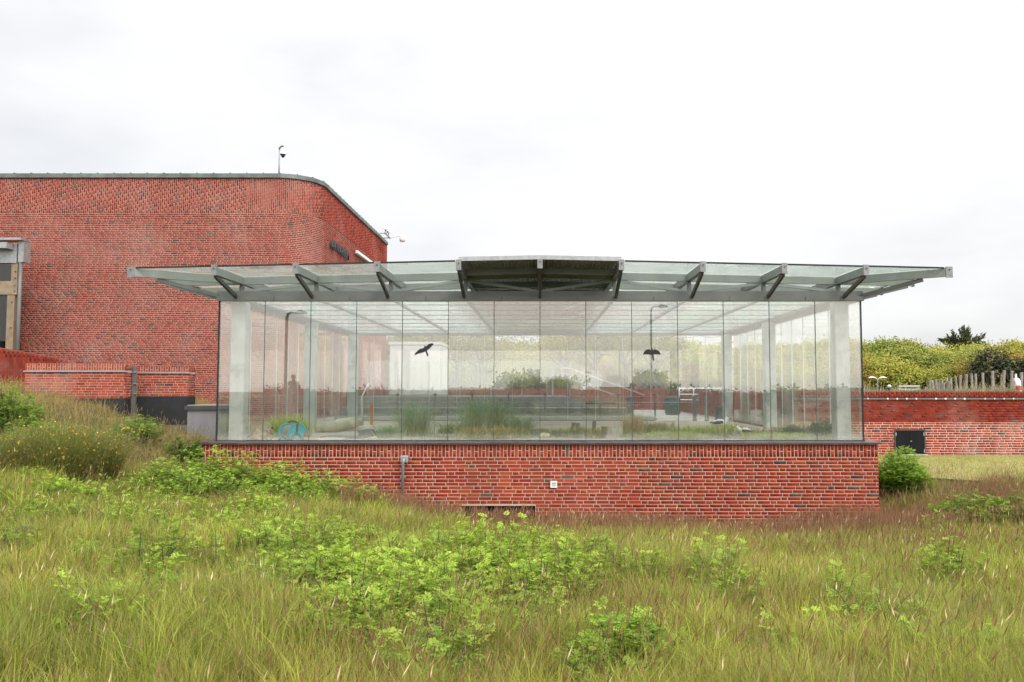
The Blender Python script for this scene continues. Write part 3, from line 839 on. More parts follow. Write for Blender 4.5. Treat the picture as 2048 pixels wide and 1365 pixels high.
for a, b in zip(capu[:-1], capu[1:]):
    m_ = MB()
    for u0, u1 in ((a, (a + b) / 2), ((a + b) / 2, b)):
        vs = []
        for u in (u0, u1):
            xo, yo, _, _ = bpath(u, -.05); xi, yi, _, _ = bpath(u, .35)
            vs += [(float(xo), float(yo), ZP - .02), (float(xi), float(yi), ZP - .02), (float(xi), float(yi), ZP + .15), (float(xo), float(yo), ZP + .13)]
        m_.add(vs, [(0, 1, 2, 3), (7, 6, 5, 4), (0, 3, 7, 4), (1, 5, 6, 2), (3, 2, 6, 7), (0, 4, 5, 1)])
    xo, yo, nx, ny = bpath(a, -.055); xi, yi, _, _ = bpath(a, .33)
    m_.bar((float(xo), float(yo), ZP + .145), (float(xi), float(yi), ZP + .165), .02, .03)
    m_.build('cap_sheet', M['copper'], BB)
x_, y_, _, _ = bpath(us, .3)
MB().prism(list(zip(x_, y_)) + [(BL, BEND - .3)], .05, 'z', ZP - .001).build('roof', M['bitumen'], BB)

# raised letters on the side wall
word = "AKVARIUM"
lz0, lz1 = at(655, 498, 30.3).z, at(655, 479, 30.3).z
y_cur = 30.25
for ch in word:
    cu = bpy.data.curves.new('letter', 'FONT'); cu.body = ch; cu.size = 1.0; cu.extrude = .03
    tmp = bpy.data.objects.new('letter_tmp', cu); COL.objects.link(tmp)
    bpy.context.view_layer.update()
    me = bpy.data.meshes.new_from_object(tmp.evaluated_get(bpy.context.evaluated_depsgraph_get()))
    bpy.data.objects.remove(tmp); bpy.data.curves.remove(cu)
    co = np.array([v.co[:] for v in me.vertices]); wd = co[:, 0].max() - co[:, 0].min(); hgt = co[:, 1].max() - co[:, 1].min()
    s_ = (lz1 - lz0) / hgt
    me.materials.clear(); me.materials.append(M['letter'])
    o = link('letter', me, BB, (BXR + .06, y_cur - co[:, 0].min() * s_, lz0 - co[:, 1].min() * s_))
    o.rotation_euler = (R(90), 0, R(90)); o.scale = (s_, s_, 1)
    y_cur += wd * s_ + .075
# white strip light
a_, b_ = at(706, 503, 34.2), at(738, 527, 37.6)
so = thing('strip_light', 'white linear light fitting fixed on the side of the brick building', 'light fitting', (BXR + .1, 36, a_.z - .1))
MB().bb(BXR + .06, BXR + .16, 34.3, 37.6, a_.z - .06, a_.z + .06).build('diffuser', M['white_plastic'], so)
MB().bb(BXR - .02, BXR + .06, 34.25, 37.65, a_.z - .08, a_.z - .06).build('bracket', M['galvanised'], so)

# dome camera on a mast at the parapet
q = at(558, 345, BY + .5); qt = at(558, 297, BY + .5)
cm = thing('camera_mast', 'dome security camera hanging from a thin mast on the parapet', 'security camera', (q.x, q.y, ZP + .05))
MB().tube([(q.x, q.y, ZP + .05), (q.x, q.y, qt.z)], .028, 8).build('mast', M['galvanised'], cm, smooth=True)
MB().tube([(q.x, q.y, qt.z - .03), (q.x + .02, q.y - .02, qt.z + .02), (q.x + .14, q.y - .1, qt.z + .075), (q.x + .17, q.y - .12, qt.z + .03)], [.035, .035, .03, .04], 8).build('arm', M['galvanised'], cm, smooth=True)
hz_ = at(566, 310, BY + .5).z
MB().lathe([(.03, .17), (.06, .16), (.085, .08), (.09, .02), (.10, 0)][::-1], (q.x + .17, q.y - .12, hz_ - .02), 14).build('housing', M['white_plastic'], cm, smooth=True)
MB().lathe([(.0, -.115), (.04, -.10), (.065, -.06), (.07, -.02)], (q.x + .17, q.y - .12, hz_ - .03), 14).build('dome', M['black_plastic'], cm, smooth=True)
MB().lathe([(.07, -.03), (.10, -.022), (.10, .0)], (q.x + .17, q.y - .12, hz_ - .02), 14).build('rim', M['steel_dark'], cm)

# floodlight and loudspeaker bracket over the side parapet
q = at(757, 474, 39.5)
fb = thing('floodlight_bracket', 'bracket with three pale floodlights and a small white housing at the parapet', 'floodlights', (BXR, 39.5, ZP))
MB().bar((BXR - .1, 38.9, ZP + .06), (BXR + .42, 38.9, ZP + .06), .05, .05).build('arm', M['galvanised'], fb)
MB().bar((BXR - .1, 40.1, ZP + .06), (BXR + .42, 40.1, ZP + .06), .05, .05).build('arm', M['galvanised'], fb)
MB().bar((BXR + .42, 38.8, ZP + .08), (BXR + .42, 40.3, ZP + .08), .05, .05).build('crossbar', M['galvanised'], fb)
for k in range(3):
    y = 38.95 + k * .42; 
    l_ = MB().lathe([(.05, -.12), (.16, .02), (.17, .08), (.14, .085), (.03, -.04)], (0, 0, 0), 14).build('floodlight', M['white_plastic'], fb, smooth=True, local=True)
    l_.location = Vector((BXR + .45, y, ZP + .36)) - WORLD[fb.name]; l_.rotation_euler = (R(65), 0, R(20 + 8 * k))
    MB().bar((BXR + .42, y, ZP + .1), (BXR + .44, y, ZP + .36), .03, .03).build('stem', M['steel_dark'], fb)
MB().bar((BXR + .42, 40.3, ZP + .08), (BXR + .85, 40.6, ZP + .25), .025, .025).build('arm', M['galvanised'], fb)
MB().lathe([(.13, -.16), (.15, -.02), (.15, .10), (.13, .16)], (BXR + .98, 40.6, ZP + .12), 14).build('housing', M['white_plastic'], fb, smooth=True)

# ------------------------------------------------------------------ glazed timber annex at the left edge
AY = 26.6
an = thing('timber_annex', 'glazed timber porch with grey metal roof edge against the brick building', 'porch', (at(0, 700, AY).x, AY, -.5))
xr = at(34, 600, AY).x
zt_, z1_, z2_, z3_, zb_ = at(20, 478, AY).z, at(20, 498, AY).z, at(20, 527, AY).z, at(20, 563, AY).z, at(20, 590, AY).z
MB().bb(-24, xr + .22, AY - .25, AY + .2, zt_ - .08, zt_).build('roof_edge', M['galvanised'], an)
MB().bb(-24, xr - .12, AY - .45, AY - .1, z1_ - .05, z1_ + .14).build('gutter', M['galvanised'], an)
MB().bb(-24, xr - .02, AY - .08, AY + .02, z2_, z1_ + .15).build('fascia', M['galvanised'], an)
MB().bb(-24, xr + .02, AY - .06, AY + .14, zb_, z3_).build('lintel', M['timber'], an)
MB().bb(xr - .20, xr, AY - .04, AY + .12, z3_ + .001, z2_ - .001).build('post', M['timber'], an)
MB().bb(xr - .30, xr - .06, AY - .04, AY + .12, -.6, zb_ - .001).build('post', M['timber'], an)
MB().bb(-24, xr - .201, AY + .04, AY + .06, z3_, z2_).build('pane', M['window_glass'], an)
MB().bb(-24, xr - .301, AY + .04, AY + .06, -.6, zb_).build('pane', M['window_glass'], an)
for k, zz in enumerate((z3_ + .1, z3_ + .32, zb_ + .12, zb_ + .3, zb_ - .25, zb_ - 1.1)):
    MB().tube([(xr - .05 - (.08 if k > 3 else 0), AY - .05 if k in (0, 1, 4, 5) else AY - .07, zz), (xr - .05 - (.08 if k > 3 else 0), AY - .075, zz)], .022, 8).build('bolt', M['steel_dark'], an)
MB().tube([(xr + .08, AY, zt_ - .05), (xr + .08, AY, -.6)], .06, 10).build('downpipe', M['steel'], an, smooth=True)
MB().bb(xr + .02, xr + .20, AY - .06, AY + .3, z1_ - .45, zt_ - .081).build('corner_box', M['galvanised'], an)
MB().bb(-24, xr - .3, AY + .5, AY + .55, -.6, z2_).build('black_backing', M['black_paint'], an)  # plain black sheet standing behind the panes

# ------------------------------------------------------------------ low brick walls on the bank
def low_wall(name, label, px0, px1, Y, ptop, pstrip, pbot, base, kind='low', soldier_top=True, slope=0.0, strip=True):
    x0, x1 = at(px0, 760, Y).x, at(px1, 760, Y).x
    zt, zs, zb = at((px0 + px1) / 2, ptop, Y).z, at((px0 + px1) / 2, pstrip, Y).z, at((px0 + px1) / 2, pbot, Y).z
    t_ = thing(name, label, 'wall', ((x0 + x1) / 2, Y + .15, base))
    core = MB().bb(x0 + .02, x1 - .02, Y + .02, Y + .34, zb, zt - .004).build('wall_core', M['mortar_red'] if kind == 'deep' else M['mortar'], t_)
    r_ = soldier(0, x1 - x0, zs + .02, zt) + monk(0, x1 - x0, zb, zs - .02)
    lay(core, r_, straight(x0, Y + .02, 1, 0), 'brick_low', kind, proud=.004, singles=300)
    lay(core, soldier(0, .36, zs + .02, zt) + monk(0, .36, zb, zs - .02), straight(x1 - .02, Y, 0, 1), 'brick_low', kind, proud=.004, singles=0)
    if strip: MB().bb(x0 - .02, x1 + .02, Y - .025, Y + .02, zs - .018, zs + .018).build('drip_strip', M['galvanised'], t_)
    return t_, x0, x1, zt, zb
tB, bx0, bx1, bzt, bzb = low_wall('garden_wall', 'weathered red brick wall with grey drip strip and upright top bricks on the bank', 48, 252, 21.2, 727, 743, 797, -1.0)
MB().bb(bx0 + .03, bx1 - .005, 21.2 + .006, 21.5, -1.3, bzb - .002).build('tarred_base', M['bitumen'], tB)
tC, cx0, cx1, czt, czb = low_wall('garden_wall', 'orange red brick wall on a tall black tarred base', 275, 380, 22.0, 734, 746, 793, -1.6)
MB().bb(cx0 - .01, cx1 + .01, 22.0 - .012, 22.35, at(330, 848, 22).z, czb - .002).build('tarred_base', M['bitumen'], tC)
MB().bb(cx0 + .25, cx1 - .03, 22.03, 22.3, -2.0, at(330, 848, 22).z + .0).build('concrete_footing', M['concrete'], tC)
# steel post in the gap
q = at(270, 733, 21.6)
sp = thing('gate_post', 'grey steel gate post with hinge pins between two low brick walls', 'post', (q.x, 21.6, -.9))
MB().bb(q.x - .05, q.x + .05, 21.55, 21.63, -1.1, q.z).build('post', M['steel'], sp)
for pz in (745, 768, 788):
    p_ = at(270, pz, 21.5)
    MB().tube([(p_.x - .05, 21.52, p_.z), (p_.x + .03, 21.52, p_.z)], .016, 8).build('hinge_pin', M['galvanised'], sp)
# dark ramp wall behind
AYw = 24.6
xa, xb = -20.0, at(153, 740, AYw).x
ra = thing('ramp_wall', 'dark red sloping brick parapet wall in front of the museum building', 'wall', ((xa + xb) / 2, AYw, -.8))
za, zb2 = at(0, 697, AYw).z + (at(0, 0, AYw).x - xa) * .13 * 0, at(150, 724, AYw).z
xl = at(0, 700, AYw).x
sl = (zb2 - za) / (xb - xl)
zl = lambda x: za + (x - xl) * sl
core = MB().add([(xa, AYw + .02, -.9), (xb - .02, AYw + .02, -.9), (xb - .02, AYw + .4, -.9), (xa, AYw + .4, -.9), (xa, AYw + .02, zl(xa)), (xb - .02, AYw + .02, zl(xb)), (xb - .02, AYw + .4, zl(xb)), (xa, AYw + .4, zl(xa))],
                [(3, 2, 1, 0), (4, 5, 6, 7), (0, 1, 5, 4), (1, 2, 6, 5), (2, 3, 7, 6), (3, 0, 4, 7)]).build('wall_core', M['mortar_red'], ra)
rr = []
for c in range(int((xb - xa) / .068)):
    u = c * .068; top = zl(xa + u + .034)
    cuts = [-.85] + [v for v in np.arange(-.85 + (.12 if c % 2 else .24), top - .05, .24)] + [top]
    for v0, v1 in zip(cuts[:-1], cuts[1:]): rr.append((u + .006, u + .062, v0 + .006, v1 - .006))
lay(core, rr, straight(xa, AYw + .02, 1, 0), 'brick_low', 'deep', proud=.004, singles=300)
# grey rendered service box beside the pavilion
q0, q1 = at(373, 812, 21.0), at(452, 880, 21.0)
sb = thing('service_box', 'grey rendered service box with dark cap beside the pavilion', 'service box', ((q0.x + q1.x) / 2, 21.3, -2.0))
MB().bb(q0.x + .03, q1.x, 21.0, 22.0, -2.1, q0.z - .10).build('body', M['grey_render'], sb)
MB().bb(q0.x - .02, q1.x + .04, 20.93, 22.05, q0.z - .099, q0.z).build('cap', M['steel_dark'], sb)
MB().bb(q0.x - .0, q1.x + .02, 21.05, 22.0, q0.z + .001, q0.z + .02).build('flashing', M['galvanised'], sb)

# ------------------------------------------------------------------ retaining wall and terrace on the right
WY = 21.9
wx0, wx1 = 6.9, 26.0
wz1, wz0 = at(1900, 783, WY).z, at(1900, 913, WY).z
zst, zmid = at(1900, 798, WY).z, at(1900, 845, WY).z
RW = thing('retaining_wall', 'long red brick retaining wall with whitened lower courses behind the lawn', 'wall', (14, WY, wz0))
h0, h1 = at(1789, 885, WY), at(1851, 885, WY)
hz0, hz1 = at(1820, 909, WY).z, at(1820, 859, WY).z
c_up = MB().bb(wx0 + .02, wx1, WY + .02, WY + .4, zmid, wz1 - .006).build('wall_core', M['mortar_red'], RW)
c_lo = MB().bb(wx0 + .02, h0.x, WY + .02, WY + .4, wz0 - .25, zmid - .001).bb(h1.x, wx1, WY + .02, WY + .4, wz0 - .25, zmid - .001).bb(h0.x, h1.x, WY + .02, WY + .4, hz1, zmid - .001).bb(h0.x, h1.x, WY + .12, WY + .4, wz0 - .25, hz1).build('wall_core', M['mortar_pale'], RW)
pr_ = straight(wx0, WY + .02, 1, 0)
up = soldier(0, wx1 - wx0, zst + .02, wz1) + monk(0, wx1 - wx0, zmid, zst - .02)
lo_ = monk(0, wx1 - wx0, wz0 - .1, zmid, holes=[(h0.x - wx0, h1.x - wx0, hz0 - .05, hz1 - .06)])
lay(c_up, up, pr_, 'brick_low', 'deep', proud=.004, singles=150)
brick_mat('brick_chalk', 'attr', .55, .1); brick_mat('brick_chalk_one', 'obj', .55, .1)
lay(c_lo, lo_, pr_, 'brick_chalk', 'low', proud=.004, singles=150)
MB().bb(wx0 - .02, wx1, WY - .03, WY + .015, zst - .02, zst + .02).build('drip_strip', M['steel'], RW)
for k in range(13):
    x = at(1735 + (k * 97 % 310), 798, WY).x
    MB().bb(x - .012 - .012 * (k % 3), x + .012, WY - .034, WY - .024, zst - .02, zst + .024).build('bird_dropping', M['white_paint'], RW)
hd = thing('access_hatch', 'low black double hatch door in the brick retaining wall', 'hatch', ((h0.x + h1.x) / 2, WY, hz0))
fr = MB(); fr.bb(h0.x, h1.x, WY - .01, WY + .06, hz1 - .035, hz1 - .001).bb(h0.x, h0.x + .03, WY - .01, WY + .06, hz0, hz1 - .035).bb(h1.x - .03, h1.x, WY - .01, WY + .06, hz0, hz1 - .035)
fr.build('frame', M['steel_dark'], hd)
mx_ = (h0.x + h1.x) / 2
for a, b, s_ in ((h0.x + .031, mx_ - .003, -1), (mx_ + .003, h1.x - .031, 1)):
    lf = MB().bb(a, b, WY + .0, WY + .045, hz0 + .01, hz1 - .036).build('leaf', M['black_paint'], hd)
    for zz in (hz0 + .09, hz1 - .13):
        xx = a + .01 if s_ < 0 else b - .01
        MB().bb(xx - .012, xx + .012, WY - .015, WY - .001, zz - .045, zz + .045).build('hinge', M['galvanised'], lf)
MB().lathe([(.018, 0), (.022, .02), (.012, .03)], (mx_ + .025, WY - .01, (hz0 + hz1) / 2), 10).build('knob', M['galvanised'], hd)
MB().bb(h0.x - .04, h1.x + .04, WY - .05, WY + .05, hz0 - .06, hz0).build('threshold', M['concrete_pale'], hd)
# terrace on top of the wall, its far edge running into the hill
tr = MB().bb(wx0 + .03, 80, WY + .402, 46, -2.5, wz1 - .07).build('terrace', M['hill_ground']); tag(tr, kind='structure')
rt = thing('return_wall', 'red brick side wall of the terrace seen through the glass', 'wall', (wx0, 31, -1.9))
core = MB().bb(wx0 - .02 - .2, wx0 + .0, WY + .41, 41, -1.9, wz1 - .005).build('wall_core', M['mortar_red'], rt)
lay(core, monk(0, 41 - WY - .41, -1.85, wz1), straight(wx0 - .22, 41, 0, -1), 'brick_low', 'deep', proud=.004, singles=0)
# far hill
HX = np.linspace(-90, 90, 61); HYv = np.concatenate([np.linspace(41.6, 75, 18), [120, 300]])
hx, hy = np.meshgrid(HX, HYv)
def hill(x, y):
    t = np.clip((np.asarray(y, float) - 43) / 14, 0, 1)
    return -.2 + 1.5 * t * t * (3 - 2 * t) + .25 * np.sin(np.asarray(x, float) * .35) * t
hzv = hill(hx, hy); hzv[0, :] = -1.5
idh = np.arange(hx.size).reshape(hx.shape)
fh = np.stack([idh[:-1, :-1], idh[:-1, 1:], idh[1:, 1:], idh[1:, :-1]], -1).reshape(-1, 4)
ho = link('hill', np_mesh('hill', np.stack([hx, hy, hzv], -1).reshape(-1, 3), [fh], M['hill_ground'], smooth=True)); tag(ho, kind='structure')

# ------------------------------------------------------------------ the yard behind the pavilion
pv = MB().bb(-7.95, wx0 - .23, PY1 + .05, 41.3, -2.0, -1.10).build('paving', M['paving']); tag(pv, kind='structure')
st = thing('seating_steps', 'broad grey concrete seating steps behind the pavilion', 'steps', (-2, 28.5, -1.1))
z1s, z2s, z3s = at(1100, 834, 27.0).z, at(1100, 816, 27.9).z, at(1100, 794, 28.8).z
MB().bb(-6.9, at(1308, 840, 27.0).x, 27.0, 27.9, -1.12, z1s).build('step', M['concrete'], st, bevel=.02)
MB().bb(-6.9, at(1256, 820, 27.9).x, 27.901, 28.8, -1.12, z2s).build('step', M['concrete'], st, bevel=.02)
MB().bb(-6.9, at(1140, 800, 28.8).x, 28.801, 34.5, -1.12, z3s).build('platform', M['concrete'], st, bevel=.02)
xr0, xr1 = at(1140, 800, 29.6).x, at(1292, 830, 29.6).x
MB().prism([(xr0 + .002, -1.11), (xr1, -1.11), (xr0 + .002, z3s)], 2.6, 'y', 29.2).build('ramp', M['concrete'], st)
BAL = 31.2
bz0 = z3s; bz1 = at(1000, 722, BAL).z
ba = thing('glass_balustrade', 'glass balustrade with steel posts and sloping handrail above the concrete steps', 'balustrade', (-2, BAL, bz0))
pxs = [735, 795, 857, 920, 982, 1044, 1094, 1140]
bxs = [at(p, 750, BAL).x for p in pxs]
for a, b in zip(bxs[:-1], bxs[1:]):
    MB().bb(a + .03, b - .03, BAL - .008, BAL + .008, bz0 + .05, bz1).build('pane', M['balustrade_glass'], ba)
for x in bxs: MB().bb(x - .018, x + .018, BAL + .02, BAL + .06, bz0 - .02, bz1 - .05).build('post', M['galvanised'], ba)
sl0, sl1 = at(1142, 722, BAL), at(1240, 766, BAL)
MB().prism([(sl0.x, bz0), (sl1.x, bz0 - .55), (sl1.x, sl1.z), (sl0.x, bz1)], .016, 'y', BAL - .008).build('pane', M['balustrade_glass'], ba)
for p, pt in ((1196, 741), (1240, 762), (1262, 775)):
    q = at(p, pt, BAL); MB().bb(q.x - .018, q.x + .018, BAL + .02, BAL + .06, -1.1, q.z).build('post', M['galvanised'], ba)
for (a1, a2, a3) in (((1106, 737), (1138, 737), (1290, 791)), ((1108, 752), (1120, 752), (1228, 790))):
    MB().tube([at(*a1, BAL - .12), at(*a2, BAL - .12), at(*a3, BAL - .12)], .025, 8).build('handrail', M['galvanised'], ba, smooth=True)
MB().bb(at(1105, 780, BAL).x - .03, at(1105, 780, BAL).x + .03, BAL - .14, BAL - .1, -.4, at(1105, 736, BAL).z).build('post', M['galvanised'], ba)
# white cabin
q0, q1 = at(779, 684, 33.2), at(880, 790, 33.2)
wc = thing('white_cabin', 'plain white metal cabin behind the glass balustrade', 'cabin', ((q0.x + q1.x) / 2, 34.4, z3s))
MB().bb(q0.x, q1.x, 33.2, 36.2, z3s - .01, q0.z - .12).build('wall', M['cabin_paint'], wc, bevel=.06)
MB().bb(q0.x - .03, q1.x + .03, 33.16, 36.25, q0.z - .119, q0.z).build('roof_edge', M['cabin_paint'], wc)
for k in range(1, 4):
    xx = q0.x + (q1.x - q0.x) * k / 4
    MB().bb(xx - .008, xx + .008, 33.19, 33.199, z3s + .02, q0.z - .14).build('seam', M['galvanised'], wc)
# wire mesh fence along the back of the pavilion
FY = 26.15
wf = thing('mesh_fence', 'low steel wire mesh fence with a single rail behind the glass', 'fence', (0, FY, -1.1))
fx0, fx1 = at(722, 805, FY).x, at(1387, 805, FY).x
zr = at(1100, 805, FY).z
MB().tube([(fx0, FY, zr), (fx1, FY, zr)], .016, 8).build('rail', M['galvanised'], wf)
MB().tube([(fx0, FY, at(1100, 793, FY).z), (fx1, FY, at(1100, 793, FY).z)], .008, 6).build('rail', M['galvanised'], wf)
for p in (724, 795, 870, 944, 1017, 1090, 1164, 1237, 1310):
    q = at(p, 786, FY); MB().tube([(q.x, FY + .03, -1.12), (q.x, FY + .03, q.z)], .02, 8).build('post', M['steel'], wf)
    MB().box((q.x, FY + .02, -1.0), (.14, .05, .05)).build('foot_clamp', M['steel_dark'], wf)
    MB().box((q.x, FY + .01, at(p, 790, FY).z), (.12, .05, .04)).build('clamp', M['steel_dark'], wf)
mb = MB()
for x in np.arange(fx0 + .03, fx1, .06): mb.bb(x - .0016, x + .0016, FY - .002, FY + .002, -1.05, at(1100, 789, FY).z)
for z in np.arange(-1.05, zr + .15, .1): mb.bb(fx0, fx1, FY - .0045, FY - .0021, z - .0016, z + .0016)
mo = mb.build('wire_mesh', M['galvanised'], wf); mo['kind'] = 'stuff'
for p, lab in ((1389, 'grey square steel post at the end of the mesh fence'), (1413, 'grey square steel post standing beyond the mesh fence end')):
    q = at(p, 793, FY + (0 if p < 1400 else .5)); y = FY + (0 if p < 1400 else .5)
    t_ = thing('steel_post', lab, 'post', (q.x, y, -1.1))
    MB().bb(q.x - .06, q.x + .06, y - .06, y + .06, -1.12, q.z).build('shaft', M['steel'], t_, bevel=.01)
    MB().bb(q.x - .065, q.x + .065, y - .065, y + .065, q.z, q.z + .012).build('cap', M['galvanised'], t_)
# dark table-like bench on the steps, litter bins
q0, q1 = at(1170, 803, 27.6), at(1230, 809, 27.6)
bt = thing('dark_bench', 'dark green slab bench on a single leg by the concrete steps', 'bench', ((q0.x + q1.x) / 2, 27.6, z1s))
MB().bb(q0.x, q1.x, 27.45, 27.75, q1.z, q0.z).build('seat', M['dark_green'], bt)
MB().bb((q0.x + q1.x) / 2 - .03, (q0.x + q1.x) / 2 + .03, 27.5, 27.7, z1s - .02, q1.z).build('leg', M['steel_dark'], bt)
for p, y, lab in ((1260, 29.6, 'dark slim litter bin beside the ramp of the concrete steps'), (1345, 33.0, 'dark green broad litter bin on the pale paving')):
    q = at(p, 794, y); w_ = .13 if p < 1300 else .32
    t_ = thing('litter_bin', lab, 'bin', (q.x, y, -1.1))
    MB().lathe([(w_ * .85, 0), (w_, .1), (w_, q.z + 1.1 - .12), (w_ * .96, q.z + 1.1 - .1)], (q.x, y, -1.1), 14).build('body', M['dark_green'], t_, smooth=True)
    MB().lathe([(w_ * 1.05, 0), (w_ * 1.05, .05), (w_ * .6, .1)], (q.x, y, q.z - .1), 14).build('lid', M['black_plastic'], t_)
# red wall at the far side of the yard
q0, q1 = at(1120, 777, 41.0), at(1350, 822, 41.0)
fw = thing('yard_wall', 'distant low red brick wall closing the paved yard', 'wall', ((q0.x + q1.x) / 2, 41.1, -1.1))
core = MB().bb(-7.9, 6.6, 41.02, 41.4, -1.3, q0.z - .005).build('wall_core', M['mortar_red'], fw)
lay(core, monk(0, 14.5, -1.15, q0.z), straight(-7.9, 41.02, 1, 0), 'brick_low', 'deep', proud=.004, singles=300)
# white railing at the right of the yard
q0, q1 = at(1357, 777, 34.0), at(1440, 777, 34.0)
rl = thing('white_railing', 'low white tubular railing beyond the paved yard', 'railing', (q0.x, 34.0, -1.1))
for pz in (777, 789, 800): MB().tube([at(1357, pz, 34.0), at(1446, pz, 34.0)], .022, 8).build('rail', M['white_paint'], rl)
for p in (1358, 1387, 1412, 1440):
    q = at(p, 777, 34.0); MB().tube([(q.x, 34.0, -1.12), (q.x, 34.0, q.z)], .022, 8).build('post', M['white_paint'], rl)

# ------------------------------------------------------------------ things on the terrace
TZ = wz1 - .07
posts = [(1851, 774), (1859, 762), (1864, 761), (1872, 759), (1878, 766), (1883, 759), (1887, 767), (1893, 755), (1897, 763), (1902, 757), (1911, 753), (1921, 751), (1932, 749), (1942, 748), (1951, 748), (1966, 746), (1986, 742), (2004, 750), (2008, 741), (2023, 742), (2043, 745), (2056, 744), (2075, 741)]
for k, (p, t_) in enumerate(posts):
    y = 25.5 + 1.6 * math.sin(k * 1.9) * .5 + (1.6 if p < 1925 else 0)
    q = at(p, t_, y); r_ = rng.uniform(.034, .044) * (1.1 if p > 1960 else 1.0)
    dx = rng.uniform(-.05, .05) + (-.08 if p in (1864, 1911) else 0)
    m_ = MB(); nseg = 5
    pts = [(q.x - dx * (1 - s), y + .02 * math.sin(s * 5 + k), TZ - .25 + (q.z - TZ + .25) * s) for s in np.linspace(0, 1, nseg)]
    m_.tube(pts, [r_ * rng.uniform(.9, 1.12) for _ in range(nseg)], 9)
    o = m_.build('driftwood_post', M['timber_grey']); tag(o, f'weathered grey driftwood post on the terrace, {ORD[k]} counted from the wooden bench', 'post', 'driftwood posts on the terrace')
q0, q1 = at(1798, 771, 25.2), at(1840, 783, 25.2)
be = thing('wooden_bench', 'pale weathered wooden bench with slatted back on the terrace', 'bench', ((q0.x + q1.x) / 2, 25.2, TZ))
MB().bb(q0.x, q1.x, 25.2, 25.24, q0.z - .05, q0.z).build('back_rail', M['bench_wood'], be)
MB().bb(q0.x, q1.x, 25.2, 25.24, q0.z - .16, q0.z - .11).build('back_rail', M['bench_wood'], be)
MB().bb(q0.x, q1.x, 24.85, 25.19, q0.z - .30, q0.z - .26).build('seat', M['bench_wood'], be)
for x in (q0.x + .03, q1.x - .03):
    MB().bb(x - .035, x + .035, 25.241, 25.3, TZ - .02, q0.z - .01).build('leg', M['bench_wood'], be)
    MB().bb(x - .03, x + .03, 24.86, 24.92, TZ - .02, q0.z - .301).build('leg', M['bench_wood'], be)
q = at(2032, 770, 23.4)
lb = thing('lifebuoy_stand', 'red and white lifebuoy hung on a white post at the terrace edge', 'lifebuoy', (q.x, 23.4, TZ))
seg = MB(); nU, nV = 28, 10
vs, fs, mi = [], [], []
for i in range(nU):
    for j in range(nV):
        a, b = 2 * math.pi * i / nU, 2 * math.pi * j / nV
        rr_ = .25 + .085 * math.cos(b)
        vs.append((rr_ * math.sin(a), .075 * math.sin(b), rr_ * math.cos(a)))
for i in range(nU):
    for j in range(nV):
        fs.append((i * nV + j, ((i + 1) % nU) * nV + j, ((i + 1) % nU) * nV + (j + 1) % nV, i * nV + (j + 1) % nV))
        mi.append(1 if (i % 7) in (5, 6) else 0)
seg.add(vs, fs); seg.m = mi
ring_o = seg.build('ring', [M['white_plastic'], M['red']], lb, smooth=True, local=True)
ring_o.location = (0, -.06, .12); ring_o.rotation_euler = (0, R(20), R(66))
MB().bb(q.x + .02, q.x + .06, 23.44, 23.48, TZ - .05, q.z + .32).build('post', M['white_paint'], lb)
MB().bb(q.x - .05, q.x + .05, 23.40, 23.44, q.z - .05, q.z + .2).build('holder', M['white_paint'], lb)
q = at(1755, 757, 29.0)
gl_ = thing('wing_lamp', 'low lamp with two white wing shaped reflectors on the terrace', 'lamp', (q.x, 29.0, TZ))
MB().tube([(q.x, 29, TZ - .05), (q.x, 29, q.z - .05)], .02, 8).build('pole', M['galvanised'], gl_)
for s_ in (-1, 1):
    m_ = MB()
    m_.tube([(q.x, 29, q.z - .06), (q.x + s_ * .06, 29, q.z + .005), (q.x + s_ * .13, 29, q.z + .03), (q.x + s_ * .24, 29, q.z + .03), (q.x + s_ * .34, 29, q.z + .01)], [.012, .014, .028, .034, .012], 8)
    o = m_.build('reflector', M['white_plastic'], gl_, smooth=True)
q = at(1778, 775, 24.8)
bl = thing('bollard_light', 'small black bollard light with white head by the bench', 'lamp', (q.x, 24.8, TZ))
MB().tube([(q.x, 24.8, TZ - .03), (q.x, 24.8, q.z)], .04, 10).build('body', M['black_plastic'], bl)
MB().lathe([(.05, 0), (.06, .04), (.03, .08)], (q.x + .01, 24.8, q.z), 10).build('head', M['white_plastic'], bl)

# ================================================================== vegetation makers
def blades(base, h, az, lean, wd, c0, c1, segs=2, curl=1.8):
    """tapered curved blades as one numpy mesh"""
    n = len(base); h = np.broadcast_to(h, n); lean = np.broadcast_to(lean, n); wd = np.broadcast_to(wd, n)
    c0 = np.broadcast_to(c0, (n, 3)); c1 = np.broadcast_to(c1, (n, 3))
    d = np.stack([np.cos(az), np.sin(az), np.zeros(n)], -1)
    fa = az + rng.uniform(.6, 2.5, n)
    s = np.stack([np.cos(fa), np.sin(fa), np.zeros(n)], -1)
    V, C = [], []
    for k in range(segs + 1):
        t = k / segs
        p = base + d * (lean * h * t ** curl)[:, None]
        p[:, 2] += h * t * (1 - .35 * lean * t)
        c = c0 * (1 - t) + c1 * t
        if k < segs:
            ww = (wd * (1 - .55 * t) / 2)[:, None]
            V += [p - s * ww, p + s * ww]; C += [c, c]
        else:
            V.append(p); C.append(c)
    m = 2 * segs + 1
    V = np.stack(V, 1).reshape(-1, 3); C = np.stack(C, 1).reshape(-1, 3)
    b = (np.arange(n) * m)[:, None]
    Q = np.concatenate([b + np.array([[2 * k, 2 * k + 1, 2 * k + 3, 2 * k + 2]]) for k in range(segs - 1)]) if segs > 1 else np.zeros((0, 4), int)
    T = b + np.array([[2 * segs - 2, 2 * segs - 1, 2 * segs]])
    return V, Q, T, C

